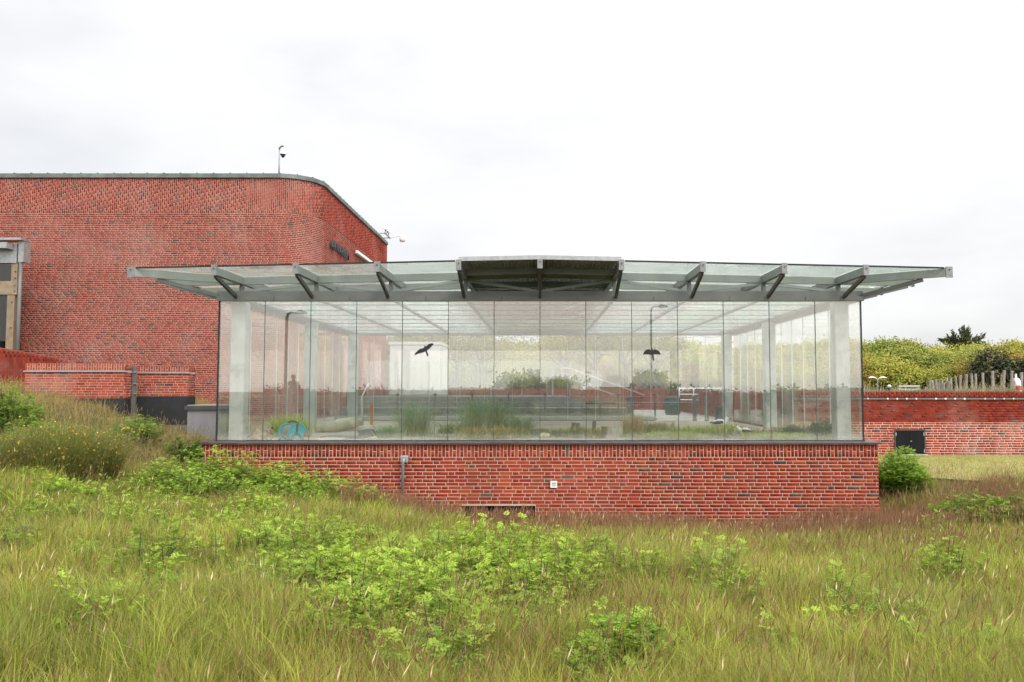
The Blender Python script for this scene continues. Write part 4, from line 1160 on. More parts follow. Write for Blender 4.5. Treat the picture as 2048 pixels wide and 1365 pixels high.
def merge(parts):
    V, Q, T, C, o = [], [], [], [], 0
    for v, q, t, c in parts:
        V.append(v); C.append(c); Q.append(q + o); T.append(t + o); o += len(v)
    return np.concatenate(V), np.concatenate(Q), np.concatenate(T), np.concatenate(C)

def veg(name, parts, mat, parent=None, loc=None):
    V, Q, T, C = merge(parts)
    fs = [f for f in (Q.astype(np.int64), T.astype(np.int64)) if len(f)]
    return link(name, np_mesh(name, V, fs, M[mat], C), parent, loc)

def leaves(p, d, nrm, ln, wd, col, fold=.18):
    """folded four-point leaves"""
    n = len(p); ln = np.broadcast_to(ln, n)[:, None]; wd = np.broadcast_to(wd, n)[:, None]
    d = d / (np.linalg.norm(d, axis=1, keepdims=True) + 1e-9)
    s = np.cross(d, nrm); s /= (np.linalg.norm(s, axis=1, keepdims=True) + 1e-9)
    u = np.cross(s, d)
    mid = p + d * ln * .48
    V = np.stack([p, mid + s * wd / 2 + u * wd * fold, p + d * ln, mid - s * wd / 2 + u * wd * fold], 1).reshape(-1, 3)
    b = (np.arange(n) * 4)[:, None]
    T = np.concatenate([b + np.array([[0, 1, 2]]), b + np.array([[0, 2, 3]])])
    return V, np.zeros((0, 4), int), T, np.repeat(np.broadcast_to(col, (n, 3)), 4, 0)

def unit(n):
    v = rng.normal(size=(n, 3)); return v / np.linalg.norm(v, axis=1, keepdims=True)

def leaf_crown(rx, ry, rz_, nclump, nleaf, size, cols, clump=.28, flat=.75, zc=None, gap=0.0):
    """crown of leaf clumps set mostly in the outer shell of an ellipsoid; base at z = 0"""
    zc = rz_ if zc is None else zc
    dirs = unit(nclump); dirs[:, 2] = np.abs(dirs[:, 2]) * 1.0 - .35 * (rng.random(nclump) < .35)
    rad = rng.uniform(.55, 1.0, nclump) ** .6 * (1 + .18 * np.sin(dirs[:, 0] * 7 + dirs[:, 1] * 5))
    C = dirs * rad[:, None] * np.array([rx, ry, rz_]) + np.array([0, 0, zc])
    cidx = rng.integers(0, nclump, nleaf)
    off = np.clip(rng.normal(size=(nleaf, 3)), -1.7, 1.7) * clump * np.array([rx, ry, rz_ * flat]) * rng.uniform(.5, 1.1, nclump)[cidx][:, None]
    P = C[cidx] + off
    P[:, 2] = np.maximum(P[:, 2], .02)
    nr = unit(nleaf) * .4 + np.array([0, 0, .45]) + .9 * off / (np.linalg.norm(off, axis=1, keepdims=True) + 1e-6) + .5 * dirs[cidx]
    dd = unit(nleaf) + .4 * off / (np.linalg.norm(off, axis=1, keepdims=True) + 1e-6)
    cl = np.array(cols); base = cl[rng.integers(0, len(cl), nclump)][cidx] * rng.uniform(.85, 1.15, (nleaf, 1))
    return leaves(P, dd, nr, size * rng.uniform(.7, 1.3, nleaf), size * .62 * rng.uniform(.7, 1.2, nleaf), base)

def stems_mesh(tips, r0, base_r=.06, n=5):
    m_ = MB()
    for t in tips:
        t = Vector(t); b = Vector((t.x * .12, t.y * .12, -.03)); mid = b.lerp(t, .5) + Vector((random.uniform(-.05, .05), random.uniform(-.05, .05), t.z * .08))
        m_.tube([b, mid, t], [r0, r0 * .7, r0 * .3], n, cap=False)
    return m_

def rose_variant(r, h, nst, nlf, size, tone):
    """one rose bush: arching shoots carrying leaves of seven leaflets, brighter at the young tips"""
    parts = []; tips = []
    th = rng.uniform(0, 2 * math.pi, nst); rr_ = r * np.sqrt(rng.random(nst))
    hh = h * (1 - .45 * (rr_ / r) ** 2) * rng.uniform(.7, 1.12, nst)
    P, D, A = [], [], []
    for k in range(nst):
        tip = np.array([rr_[k] * math.cos(th[k]), rr_[k] * math.sin(th[k]), hh[k]])
        tips.append(tip)
        b = np.array([tip[0] * .45, tip[1] * .45, 0.0])
        for q in range(nlf):
            t = rng.uniform(.35, 1.02)
            p = b * (1 - t) + tip * t; p[2] = hh[k] * (t ** .9)
            a = rng.uniform(0, 2 * math.pi); el = rng.uniform(-.1, .9) * (.5 + t * .5)
            P.append(p); D.append((math.cos(a) * math.cos(el), math.sin(a) * math.cos(el), math.sin(el))); A.append(t)
    P, D, A = np.array(P), np.array(D), np.array(A)
    n = len(P)
    up_ = np.tile(np.array([0, 0, 1.0]), (n, 1)) + .35 * unit(n)
    S = np.cross(D, up_); S /= np.linalg.norm(S, axis=1, keepdims=True); U = np.cross(S, D)
    L_ = size * rng.uniform(.75, 1.25, n) * (1.1 - .35 * A)
    young, old = np.array(tone[0]), np.array(tone[1])
    mixv = np.clip((A - .45) / .5, 0, 1)[:, None] * rng.uniform(.5, 1, (n, 1))
    col = (old * (1 - mixv) + young * mixv) * rng.uniform(.8, 1.2, (n, 1))
    for t, sgn in ((.35, -1), (.35, 1), (.62, -1), (.62, 1), (.86, -1), (.86, 1), (.9, 0)):
        p = P + D * (L_ * t)[:, None] - U * (L_ * .18 * t * t)[:, None]
        d = D * (.45 if sgn else 1.0) + S * sgn * .95 - U * .18
        parts.append(leaves(p, d, U + .35 * unit(n), L_ * .50, L_ * .23, col, .3))
    return parts, tips

def make_rose(r, h, nst, nlf, size, tone, label, group, loc, rz=0, sc=1.0, flowers=0, name='rose_bush'):
    t_ = thing(name, label, 'bush', loc, group, rz, sc)
    parts, tips = rose_variant(r, h, nst, nlf, size, tone)
    veg('foliage', parts, 'leaf', t_)
    stems_mesh(tips[::2], .006).build('stems', M['bark'], t_, local=True)
    for k in range(flowers):
        q = tips[k * 3]
        f_ = leaves(np.tile(np.array([q[0], q[1], q[2] + .03]), (6, 1)), np.array([(math.cos(a), math.sin(a), .5) for a in np.arange(6) * 1.05]), np.tile([0, 0, 1.0], (6, 1)), .05, .05, np.array((.62, .02, .16)))
        veg('flower', [f_], 'petal', t_)
    return t_

# ------------------------------------------------------------------ meadow
def patch(x, y, s, seed):
    return .5 + .5 * np.sin(x * s + 1.7 * np.sin(y * s * .8 + seed) + seed) * np.sin(y * s * 1.13 + 1.3 * np.sin(x * s * .7 + 2 * seed))

def scatter(n, kind):
    if kind == 'front':
        D = rng.uniform(2.6, 15.08, n); X = rng.uniform(-.80, .76, n) * D + rng.uniform(-1.2, 1.2, n)
    elif kind == 'left':
        X = rng.uniform(-19, -6.38, n); D = rng.uniform(12.5, 27.8, n)
        k = (D < 28 - (X < -14) * 3.4); X, D = X[k], D[k]
    else:
        X = 6.36 + 6.5 * rng.random(n) ** 1.4; D = rng.uniform(13.0, 19.6, n)
        k = D < lawn_edge(X) + .1; X, D = X[k], D[k]
    k = ~((np.abs(X) < 6.36) & (D > 15.07))
    X, D = X[k], D[k]
    return np.stack([X, D, ground(X, D) - .01], -1)

G1, G2, G3 = np.array((.34, .41, .048)), np.array((.52, .52, .09)), np.array((.17, .26, .04))
STRAW, RUST, PALE = np.array((.50, .38, .17)), np.array((.30, .165, .085)), np.array((.78, .64, .38))
parts = []
for kind, n in (('front', 375000), ('left', 85000), ('right', 28000)):
    b = scatter(n, kind)
    # two thirds of the blades stand in tussocks that lean outwards, with thin ground between
    cen = scatter(n // 50, kind); cen = cen[rng.random(len(cen)) < .35 + .65 * patch(cen[:, 0], cen[:, 1], 1.7, 1.1)]
    intuft = rng.random(len(b)) < .62
    ci = rng.integers(0, len(cen), len(b)); r_t = (.03 + .006 * cen[ci, 1]) * np.clip(rng.normal(1, .4, len(b)), .3, 2)
    off = np.clip(rng.normal(size=(len(b), 2)), -2, 2) * r_t[:, None]
    b[intuft, :2] = cen[ci[intuft], :2] + off[intuft]
    bad = ((np.abs(b[:, 0]) < 6.36) & (b[:, 1] > 15.07)) | ((b[:, 0] > -1.6) & (b[:, 0] < .1) & (b[:, 1] > 14.2) & (b[:, 1] < 15.2) & (rng.random(len(b)) < .7))
    b, intuft, off, ci = b[~bad], intuft[~bad], off[~bad], ci[~bad]
    b[:, 2] = ground(b[:, 0], b[:, 1]) - .01
    m = len(b)
    pt = patch(b[:, 0], b[:, 1], 1.1, .4)[:, None]; p2 = patch(b[:, 0], b[:, 1], 2.6, 2.1)[:, None]; p3 = patch(b[:, 0], b[:, 1], .55, 4.2)[:, None]
    tt = rng.uniform(0, 1, len(cen))[ci][:, None]; tt = np.where(intuft[:, None], tt, .5)
    c1 = (G1 * (1 - pt) + G2 * pt) * (.5 + .8 * tt) * rng.uniform(.55, 1.3, (m, 1))
    c1 = np.where((tt > .82) & (p2 > .5), G3 * rng.uniform(.8, 1.2, (m, 1)), c1)
    dry = rng.random((m, 1)) < (.10 + .16 * p2 * p3 + .3 * (tt < .10) + (.62 if kind == 'left' else (.22 if kind == 'right' else 0)))
    c1 = np.where(dry, (STRAW * .72 + RUST * .3) * rng.uniform(.65, 1.2, (m, 1)), c1)
    c0 = c1 * .7 + STRAW * .15
    h = rng.uniform(.13, .36, m) * (.65 + .7 * p2[:, 0]) * np.where(intuft, .8 + .5 * tt[:, 0], .75)
    az = np.where(intuft, np.arctan2(off[:, 1], off[:, 0]) + rng.normal(0, .5, m), rng.normal(.4, 1.3, m))
    parts.append(blades(b, h, az, rng.uniform(.15, .95, m), .0024 + .00033 * b[:, 1] * rng.uniform(.7, 1.3, m), c0, c1))
# flattened dead thatch in patches
b = scatter(34000, 'front'); k = rng.random(len(b)) < np.clip(patch(b[:, 0], b[:, 1], 1.9, 5.2) * 1.6 - .85, 0, 1); b = b[k]; m = len(b)
parts.append(blades(b, rng.uniform(.06, .16, m), rng.uniform(0, 6.28, m), rng.uniform(1.0, 2.2, m), .004 + .0004 * b[:, 1], STRAW * .8, PALE * rng.uniform(.6, 1.0, (m, 1)), 2))
gr = veg('meadow_grass', parts, 'grass'); tag(gr, 'long green and straw coloured meadow grass in front of the pavilion', 'grass', kind='stuff')

# reddish flowering stalks: a thin stem with a loose spindle head
def stalks(b, h, c_stem, c_head, hw, hl):
    m = len(b); az = rng.normal(.3, 1.2, m); ln = rng.uniform(.05, .4, m)
    st_ = blades(b, h, az, ln, .0016 + .0002 * b[:, 1], c_stem, c_stem, segs=2)
    d = np.stack([np.cos(az), np.sin(az), np.zeros(m)], -1)
    t0 = 1 - hl
    def pos(t):
        p = b + d * (ln * h * t ** 1.8)[:, None]; p[:, 2] += h * t * (1 - .35 * ln * t); return p
    a_, c_ = pos(t0), pos(np.ones(m))
    s = np.stack([np.cos(az + 1.4), np.sin(az + 1.4), np.zeros(m)], -1) * (hw * rng.uniform(.6, 1.3, m))[:, None]
    s2 = np.stack([np.cos(az + 2.9), np.sin(az + 2.9), np.zeros(m)], -1) * (hw * rng.uniform(.6, 1.3, m))[:, None]
    mid = a_ * .55 + c_ * .45
    V = np.stack([a_, mid + s, c_ + (c_ - a_) * .25, mid - s, mid + s2, mid - s2], 1).reshape(-1, 3)
    bb_ = (np.arange(m) * 6)[:, None]
    Q = np.concatenate([bb_ + np.array([[0, 1, 2, 3]]), bb_ + np.array([[0, 4, 2, 5]])])
    hd_ = (V, Q, np.zeros((0, 3), int), np.repeat(np.broadcast_to(c_head, (m, 3)), 6, 0))
    return [st_, hd_]
parts = []
b = scatter(52000, 'front')
keep = rng.random(len(b)) < np.clip(.08 + .24 * patch(b[:, 0], b[:, 1], .9, 1.3) * (b[:, 0] > -1) + .4 * (b[:, 1] > 9.5) * (b[:, 0] > -1) * patch(b[:, 0], b[:, 1], .8, 6.0) + .1 * (b[:, 1] < 6.2) * (np.abs(b[:, 0]) < 1.5), 0, 1)
b = b[keep]; m = len(b)
parts += stalks(b, rng.uniform(.30, .52, m), (G1 * .5 + RUST * .5) * rng.uniform(.8, 1.2, (m, 1)), RUST * rng.uniform(.7, 1.35, (m, 1)), .0016 + .00028 * b[:, 1], .2)
# denser haze of red fescue at the foot of the plinth
n = 12000; X = rng.uniform(-3.4, 8.5, n); D = rng.uniform(13.4, 15.04, n); k = ~((X > 6.3) & (D > 14.9)) & ~((X > -1.6) & (X < .1) & (D > 13.9) & (rng.random(n) < .8)); X, D = X[k], D[k]
b = np.stack([X, D, ground(X, D)], -1); m = len(b)
parts += stalks(b, rng.uniform(.30, .58, m) * (.7 + .4 * patch(X, D, 1.3, .2)), RUST * rng.uniform(.9, 1.4, (m, 1)) + .04, RUST * rng.uniform(.9, 1.4, (m, 1)) + np.array((.04, .015, .02)), .0045, .28)
b = scatter(3500, 'right'); m = len(b)
parts += stalks(b, rng.uniform(.25, .5, m), RUST + .05, RUST * 1.3 + .05, .005, .25)
b = scatter(4500, 'left'); m = len(b)
parts += stalks(b, rng.uniform(.3, .55, m), STRAW * .7, (STRAW * .6 + RUST * .5) * rng.uniform(.7, 1.2, (m, 1)), .006, .25)
o = veg('seed_stalks', parts, 'grass'); tag(o, 'fine reddish flowering grass stalks rising above the meadow', 'grass', kind='stuff')
# pale straw spikes of sweet vernal and marram, far fewer
b = scatter(800, 'front'); b = b[b[:, 1] < 14.5]; m = len(b)
parts = stalks(b, rng.uniform(.36, .60, m), G2 * .9, PALE * rng.uniform(.75, 1.2, (m, 1)), .0026 + .00022 * b[:, 1], .12)
o = veg('straw_spikes', parts, 'grass'); tag(o, 'scattered pale straw seed spikes standing in the meadow', 'grass', kind='stuff')
# longer bright green blade tufts
parts = []
for k in range(26):
    D = rng.uniform(4, 13); X = rng.uniform(-.68, .64) * D
    n = rng.integers(25, 60); sp_ = rng.uniform(.05, .16)
    bx = np.stack([X + rng.normal(0, sp_, n), D + rng.normal(0, sp_, n), np.zeros(n)], -1); bx[:, 2] = ground(bx[:, 0], bx[:, 1])
    parts.append(blades(bx, rng.uniform(.3, .5, n), rng.uniform(0, 6.28, n), rng.uniform(.3, 1.0, n), .004 + .0004 * D, G2 * .8, G1 * np.array((1.1, 1.2, 1)) * rng.uniform(.8, 1.2, (n, 1)), 3))
o = veg('grass_tufts', parts, 'grass'); tag(o, 'taller bright green grass tufts spread through the meadow', 'grass', kind='stuff')
# short mown lawn blades
n = 60000; X = 7.0 + 12 * rng.random(n); D = rng.uniform(14.2, 21.85, n)
k = D > lawn_edge(X) - .1; X, D = X[k], D[k]; m = len(X)
pt = patch(X, D, 1.5, 3.1)[:, None]
c = (np.array((.36, .37, .10)) * pt + np.array((.52, .45, .19)) * (1 - pt)) * rng.uniform(.8, 1.2, (m, 1))
o = veg('lawn_grass', [blades(np.stack([X, D, ground(X, D) + .01], -1), rng.uniform(.03, .07, m), rng.uniform(0, 6.28, m), rng.uniform(.2, .9, m), .009, c * .9, c, 1)], 'grass')
tag(o, 'short dry mown lawn before the retaining wall', 'grass', kind='stuff')
# molehill in the meadow
def lump(name, c, r, mat, seed=0, sub=2, amp=.18, parent=None, freq=2.2):
    import bmesh
    bm = bmesh.new(); bmesh.ops.create_icosphere(bm, subdivisions=sub, radius=1.0)
    rs = np.random.default_rng(seed); ph = rs.uniform(0, 6.28, 6)
    for v in bm.verts:
        x, y, z = v.co
        k = 1 + amp * (math.sin(freq * x + ph[0]) * math.sin(freq * y * 1.2 + ph[1]) + .6 * math.sin(freq * 1.9 * z + ph[2] + 2 * x) + .35 * math.sin(freq * 3.1 * (x + y) + ph[3]))
        v.co = Vector((x * r[0] * k, y * r[1] * k, z * r[2] * k))
    me = bpy.data.meshes.new(name); bm.to_mesh(me); bm.free()
    me.materials.append(M[mat]); me.polygons.foreach_set('use_smooth', [True] * len(me.polygons))
    return link(name, me, parent, c)
for px, py, D, r_, lab in ((40, 1135, 8.6, .26, 'low dark brown molehill in the meadow grass'), (455, 1210, 6.6, .10, 'small bare earth clod among the meadow grass')):
    q = at(px, py, D); o = lump('earth_mound', (q.x, D, float(ground(q.x, D)) + .06), (r_, r_ * .8, .15 if r_ > .2 else .1), 'mole_hill', 3, 3, .22, None, 4.0)
    tag(o, lab, 'earth mound')

# ------------------------------------------------------------------ rose bushes in and around the meadow
TONE_B = ((.42, .55, .06), (.20, .34, .04))
TONE_M = ((.34, .50, .05), (.12, .24, .03))
TONE_D = ((.25, .39, .05), (.09, .18, .03))
def meadow_place(x):
    return ('out from the garden walls' if x < -6.3 else 'out from the left plinth corner' if x < -4.2 else 'out from the drain pipe' if x < -1.9 else
            'out from the basement shutter' if x < -.3 else 'out from the vent grille' if x < 1.2 else 'out from the right plinth half' if x < 5 else 'out from the right plinth corner')
def rose_label(x, y, sc, what):
    size = 'tiny' if sc < .75 else 'small' if sc < .95 else 'middling' if sc < 1.12 else 'large'
    far = 'far' if y < 6.2 else 'some way' if y < 8.2 else 'not far' if y < 11.5 else 'just'
    return f'{size} {what} {far} {meadow_place(x)}'
def roses(variants, spots, label, group, tone):
    protos = [None] * len(variants)
    for i, (x, y, sc) in enumerate(spots):
        v = i % len(variants); z = float(ground(x, y)) - .02; rz = rng.uniform(0, 6.28)
        lb_ = rose_label(x, y, sc, label)
        if protos[v] is None: protos[v] = make_rose(*variants[v], tone, lb_, group, (x, y, z), rz, sc)
        else: copy_tree(protos[v], (x, y, z), rz, (sc, sc, sc * rng.uniform(.88, 1.12)), lb_)
def by_px(l):
    o_ = []
    for px, D, sc in l:
        q = at(px, 900, D); o_.append((q.x, D, sc))
    return o_
small = [(.28, .35, 16, 10, .062), (.34, .40, 19, 10, .066), (.22, .30, 10, 11, .058), (.36, .36, 18, 11, .062), (.17, .39, 7, 12, .064), (.30, .31, 14, 9, .056)]
spots = []
cl_ = [(px, D) for px, D in ((880, 9.2), (930, 8.6), (760, 8.3), (1010, 8.2), (850, 7.9), (700, 7.6), (940, 7.6), (1080, 7.7), (800, 7.1), (900, 7.0), (1010, 7.0), (1100, 7.1), (720, 6.6), (860, 6.4), (980, 6.4), (1060, 6.2), (660, 7.0), (1180, 7.5), (780, 6.0), (830, 5.5), (1000, 5.8), (590, 7.4), (580, 8.6), (1040, 9.3), (690, 5.9))]
for k in range(235):           # the bright patch in the middle of the meadow: sprouts in loose clusters
    px, D = cl_[k % len(cl_)]
    px += rng.normal(0, 62); D += rng.normal(0, .5)
    if k % 5 == 0: px, D = rng.uniform(40, 1900), rng.uniform(4.4, 10.0)
    spots.append((px, D, rng.uniform(.6, 1.35)))
roses(small, by_px(spots), 'bright green rose sprout in the meadow', 'rose sprouts in the meadow', TONE_B)
spots = [(rng.uniform(-20, 700), rng.uniform(9.8, 12.8), rng.uniform(.6, .95)) for _ in range(60)]
roses([(.32, .40, 17, 9, .085), (.26, .34, 14, 9, .08)], by_px(spots), 'pale low rose sprout below the bank', 'rose sprouts below the bank', TONE_B)
med = [(.54, .76, 48, 13, .085), (.60, .84, 54, 13, .085), (.50, .68, 42, 13, .08)]
roses(med, by_px([(310, 13.2, .85), (355, 13.5, 1.0), (400, 13.9, 1.05), (432, 14.1, 1.15), (478, 14.2, 1.0), (520, 14.2, .9), (562, 14.3, 1.0), (575, 14.2, .95), (615, 14.3, .8), (655, 14.2, .8), (700, 14.1, .85), (742, 14.1, .72), (770, 14.0, .55), (440, 13.3, .9), (500, 13.4, .8), (560, 13.4, .75), (380, 12.9, .8), (280, 12.9, .75), (620, 13.5, .65)]),
      'leafy rose bush along the plinth', 'rose bushes along the plinth', ((.42, .57, .06), (.15, .28, .035)))
dk = [(.32, .40, 26, 11, .08), (.28, .34, 22, 11, .08)]
roses(dk, by_px([(1250, 4.75, .95), (1215, 4.6, .8), (1290, 4.7, .8), (1945, 4.9, .8), (1985, 5.0, .7), (180, 7.6, .6), (1580, 7.8, .5), (1470, 10.5, .55), (1190, 8.3, .8), (1250, 7.4, .8), (1300, 7.3, .75), (1320, 6.2, .6), (1900, 8.4, .55)]),
      'deeper green lone rose clump', 'single rose clumps in the meadow', TONE_M)
roses([(.30, .42, 12, 7, .10)], by_px([(895, 14.6, 1.0), (1500, 14.6, .95), (1480, 14.4, .8), (1690, 14.5, .8), (1735, 14.4, .9), (1780, 14.2, .9), (925, 14.7, .6)]),
      'thin yellowish rose sucker at the wall foot', 'rose suckers by the plinth', ((.24, .27, .06), (.15, .17, .04)))
def one_rose(px, D, r, h, nst, nlf, tone, label, flowers=0):
    q = at(px, 900, D); return make_rose(r, h, int(nst * 1.5), int(nlf * 1.3), .095, tone, label, None, (q.x, D, float(ground(q.x, D)) - .03), 0, 1.0, flowers)
one_rose(1797, 16.3, .62, 1.0, 120, 15, TONE_M, 'tall dark green bush standing against the right end of the plinth')
one_rose(1945, 13.9, .72, .62, 55, 10, TONE_M, 'rounded green bush at the edge of the lawn')
one_rose(2030, 13.6, .55, .5, 40, 10, TONE_M, 'low green bush spreading beside the rounded bush at the lawn edge')
one_rose(1868, 13.7, .35, .36, 22, 9, TONE_B, 'little pale bush between the lawn edge and the plinth')
one_rose(272, 17.6, .62, .75, 60, 9, TONE_D, 'open bush with one pink flower on the bank below the tarred wall', 1)
one_rose(375, 17.0, .55, .62, 50, 9, TONE_D, 'dark green bush tucked beside the left end of the plinth coping')
one_rose(8, 15.8, .75, 1.05, 80, 11, TONE_M, 'bright green bush at the top of the bank beneath the ramp wall')
one_rose(150, 15.0, .60, .62, 46, 9, TONE_D, 'green rose bush behind the yellow flowering broom')
one_rose(60, 14.8, .6, .7, 46, 9, TONE_M, 'green rose bush between broom and bright bank bush')
one_rose(690, 14.6, .22, .40, 12, 8, TONE_M, 'small rose shoot with a pink flower against the bricks', 1)
# broom: dense arching wiry green twigs with small yellow flowers
q = at(85, 900, 13.2); bz = float(ground(q.x, 13.2))
br = thing('broom_bush', 'wide wiry broom bush with small yellow flowers on the left bank', 'bush', (q.x, 13.2, bz))
n = 5200
ang = rng.uniform(0, 6.28, n); rad = .5 * np.sqrt(rng.random(n))
b = np.stack([rad * np.cos(ang) * 2.4, rad * np.sin(ang) * 1.3, np.full(n, -.02)], -1)
az = np.where(rng.random(n) < .6, rng.normal(.35, .6, n), rng.uniform(0, 6.28, n))
hh = rng.uniform(.45, 1.38, n) * (1 - .35 * (rad / .5) ** 2)
tw = blades(b, hh, az, rng.uniform(.25, 1.15, n), rng.uniform(.006, .011, n), np.array((.17, .16, .05)), np.array((.24, .25, .06)) * rng.uniform(.7, 1.35, (n, 1)), 3, 1.5)
lf_t = rng.uniform(.3, 1, 6000); ki = rng.integers(0, n, 6000)
dd = np.stack([np.cos(az), np.sin(az), np.zeros(n)], -1)
ln_ = rng.uniform(.25, 1.0, n)
pp = b[ki] + dd[ki] * (.7 * hh[ki] * lf_t ** 1.5)[:, None]; pp[:, 2] += hh[ki] * lf_t * .85
lv = leaves(pp + rng.normal(0, .02, pp.shape), unit(6000) + np.array([0, 0, .6]), unit(6000), .03, .013, np.array((.17, .23, .06)) * rng.uniform(.7, 1.3, (6000, 1)))
veg('twigs', [tw, lv], 'leaf', br)
k2 = rng.integers(0, 6000, 900)
veg('blossom', [leaves(pp[k2] + rng.normal(0, .02, (900, 3)), unit(900), unit(900), .034, .03, np.array((.70, .42, .03)))], 'petal', br)

# ------------------------------------------------------------------ hillside scrub, trees
def make_shrub(name, label, group, rx, ry, rz_, ncl, nlf, size, cols, loc, mat='leaf_far', cat='shrub'):
    t_ = thing(name, label, cat, loc, group)
    veg('foliage', [leaf_crown(rx, ry, rz_, ncl, nlf, size, cols, zc=rz_ * .75)], mat, t_)
    tips = [(rx * .7 * math.cos(a) * rng.uniform(.3, 1), ry * .7 * math.sin(a) * rng.uniform(.3, 1), rz_ * rng.uniform(.8, 1.3)) for a in np.linspace(0, 6.28, 9)[:-1]]
    stems_mesh(tips, .035).build('stems', M['bark'], t_, local=True)
    return t_
YG = [(.42, .40, .065), (.36, .38, .065), (.46, .39, .07), (.31, .34, .06)]
GN = [(.34, .38, .07), (.26, .32, .06), (.40, .41, .09)]
OR = [(.44, .27, .06), (.36, .27, .065), (.38, .32, .07), (.28, .25, .055)]
DK = [(.065, .08, .04), (.085, .085, .04), (.05, .06, .03)]
kinds = [('yellow green', YG, 'yellow green hillside shrubs'), ('mid green', GN, 'mid green hillside shrubs'), ('orange tinged', OR, 'orange tinged hillside shrubs')]
protos = {}
def hill_label(x, y, sc, kd):
    size = 'small' if sc < .8 else 'middling' if sc < 1.05 else 'large'
    row = 'at the foot of the hill' if y < 47 else 'on the lower slope' if y < 50 else 'halfway up' if y < 53.2 else 'on the upper slope' if y < 57 else 'on the hilltop'
    wh = 'behind the white cabin' if x < -4 else 'behind the glass balustrade' if x < 2 else 'behind the yard wall' if x < 8 else 'behind the terrace wall' if x < 17.5 else 'behind the wing lamp and bench' if x < 21.5 else 'behind the driftwood posts'
    return f'{size} {kinds[kd][0]} shrub {row} {wh}'
def put_shrub(x, y, sc, kd):
    lb_ = hill_label(x, y, sc, kd)
    z = float(hill(x, y)) - .15; vv = (kd, int(rng.integers(0, 2)))
    if vv not in protos: protos[vv] = make_shrub('hill_shrub', lb_, kinds[kd][2], 1.7, 1.5, 1.15, 70, 5200, .17, kinds[kd][1], (x, y, z)); protos[vv].scale = (sc, sc, sc * .95)
    else: copy_tree(protos[vv], (x, y, z), rng.uniform(0, 6.28), (sc, sc, sc * rng.uniform(.8, 1.1)), lb_)
for row, (y0, s0) in enumerate(((45.5, .72), (48.5, .88), (51.5, .95), (55, .95), (59.5, .95))):
    x = -11 - row
    while x < 33 + row * 2:
        put_shrub(x + rng.uniform(-.5, .5), y0 + rng.uniform(-.9, .9), s0 * rng.uniform(.8, 1.2), int(rng.choice([0, 0, 0, 1, 1, 1, 2])))
        x += 2.1 * s0 * rng.uniform(.8, 1.15)
# dark pine mass at the right, conifer on the skyline
def make_pine(label, x, y, z, rx, rz_, nl, cols, tall=False):
    t_ = thing('pine_tree', label, 'tree', (x, y, z))
    veg('crown', [leaf_crown(rx, rx * .8, rz_, 60, nl, .16, cols, clump=.2, zc=rz_ * .9)], 'needle', t_)
    MB().tube([(0, 0, -.1), (.05, 0, rz_ * .8), (0, 0, rz_ * 1.6)], [.14, .1, .03], 8).build('trunk', M['bark'], t_, local=True, smooth=True)
    return t_
q = at(2000, 750, 42); make_pine('broad dark pine standing in front of the green scrub', q.x + .3, 43.2, -.2, 1.05, 1.1, 4000, DK + [(.16, .14, .06)])
q = at(2050, 740, 42); make_pine('dark pine reaching the scrub behind the lifebuoy', q.x + 1.0, 43.6, -.2, .9, .9, 3000, DK + [(.16, .14, .06)])
q = at(1938, 690, 60)
sk = thing('skyline_conifer', 'dark wind-bent conifer with spiky branches on the skyline', 'tree', (q.x, 61, float(hill(q.x, 61)) - .2))
top_ = at(1938, 655, 61).z - WORLD[sk.name].z
parts = []
for k in range(46):
    a = rng.uniform(0, 6.28); el = rng.uniform(.05, 1.25); ln_ = rng.uniform(.9, 2.0)
    o_ = np.array([0, 0, top_ - 1.9]); d = np.array([math.cos(a) * math.cos(el) * 1.15, .6 * math.sin(a) * math.cos(el), math.sin(el)])
    n = 90; t = rng.uniform(.25, 1, n); p = o_ + d * (t * ln_)[:, None] + rng.normal(0, .07, (n, 3))
    parts.append(leaves(p, d + .5 * unit(n), unit(n), .30, .10, np.array(DK)[rng.integers(0, 3, n)] * 1.5))
veg('crown', parts, 'needle', sk)
MB().tube([(0, 0, -.2), (.05, 0, top_ * .5), (0, 0, top_ - .5)], [.16, .12, .04], 8).build('trunk', M['bark'], sk, local=True, smooth=True)
# lightly leafed trees behind the yard, seen through the glass with sky between the branches
def make_tree(label, x, y, h, seed, group):
    t_ = thing('light_tree', label, 'tree', (x, y, float(hill(x, y)) - .2), group)
    m_ = MB(); P = []
    m_.tube([(0, 0, -.1), (.05, 0, h * .3), (.0, .05, h * .45)], [.13, .10, .08], 8)
    for k in range(11):
        a = k * 2.4 + seed; el = rng.uniform(.35, 1.2); ln_ = h * rng.uniform(.35, .6)
        p0 = Vector((0, 0, h * rng.uniform(.28, .45)))
        p1 = p0 + Vector((math.cos(a) * math.cos(el), math.sin(a) * math.cos(el) * .7, math.sin(el))) * ln_ * .6
        p2 = p1 + Vector((math.cos(a + .4) * .6, math.sin(a + .4) * .4, .55)) * ln_ * .45
        m_.tube([p0, p1, p2], [.05, .03, .012], 6, cap=False)
        for j in range(3):
            p3 = p1.lerp(p2, j / 2) + Vector((rng.uniform(-.5, .5), rng.uniform(-.4, .4), rng.uniform(0, .5)))
            m_.tube([p1.lerp(p2, j / 2), p3], [.015, .006], 5, cap=False); P += [p3, p2]
    m_.build('trunk', M['bark'], t_, local=True, smooth=True)
    C = np.array([list(p) for p in P]); n = 3000; ci = rng.integers(0, len(C), n)
    pp = C[ci] + rng.normal(0, .30, (n, 3))
    cl = np.array(OR + YG)[rng.integers(0, 8, n)] * rng.uniform(.8, 1.2, (n, 1))
    veg('crown', [leaves(pp, unit(n), unit(n) + np.array([0, 0, .6]), .13, .085, cl)], 'leaf_far', t_)
    return t_
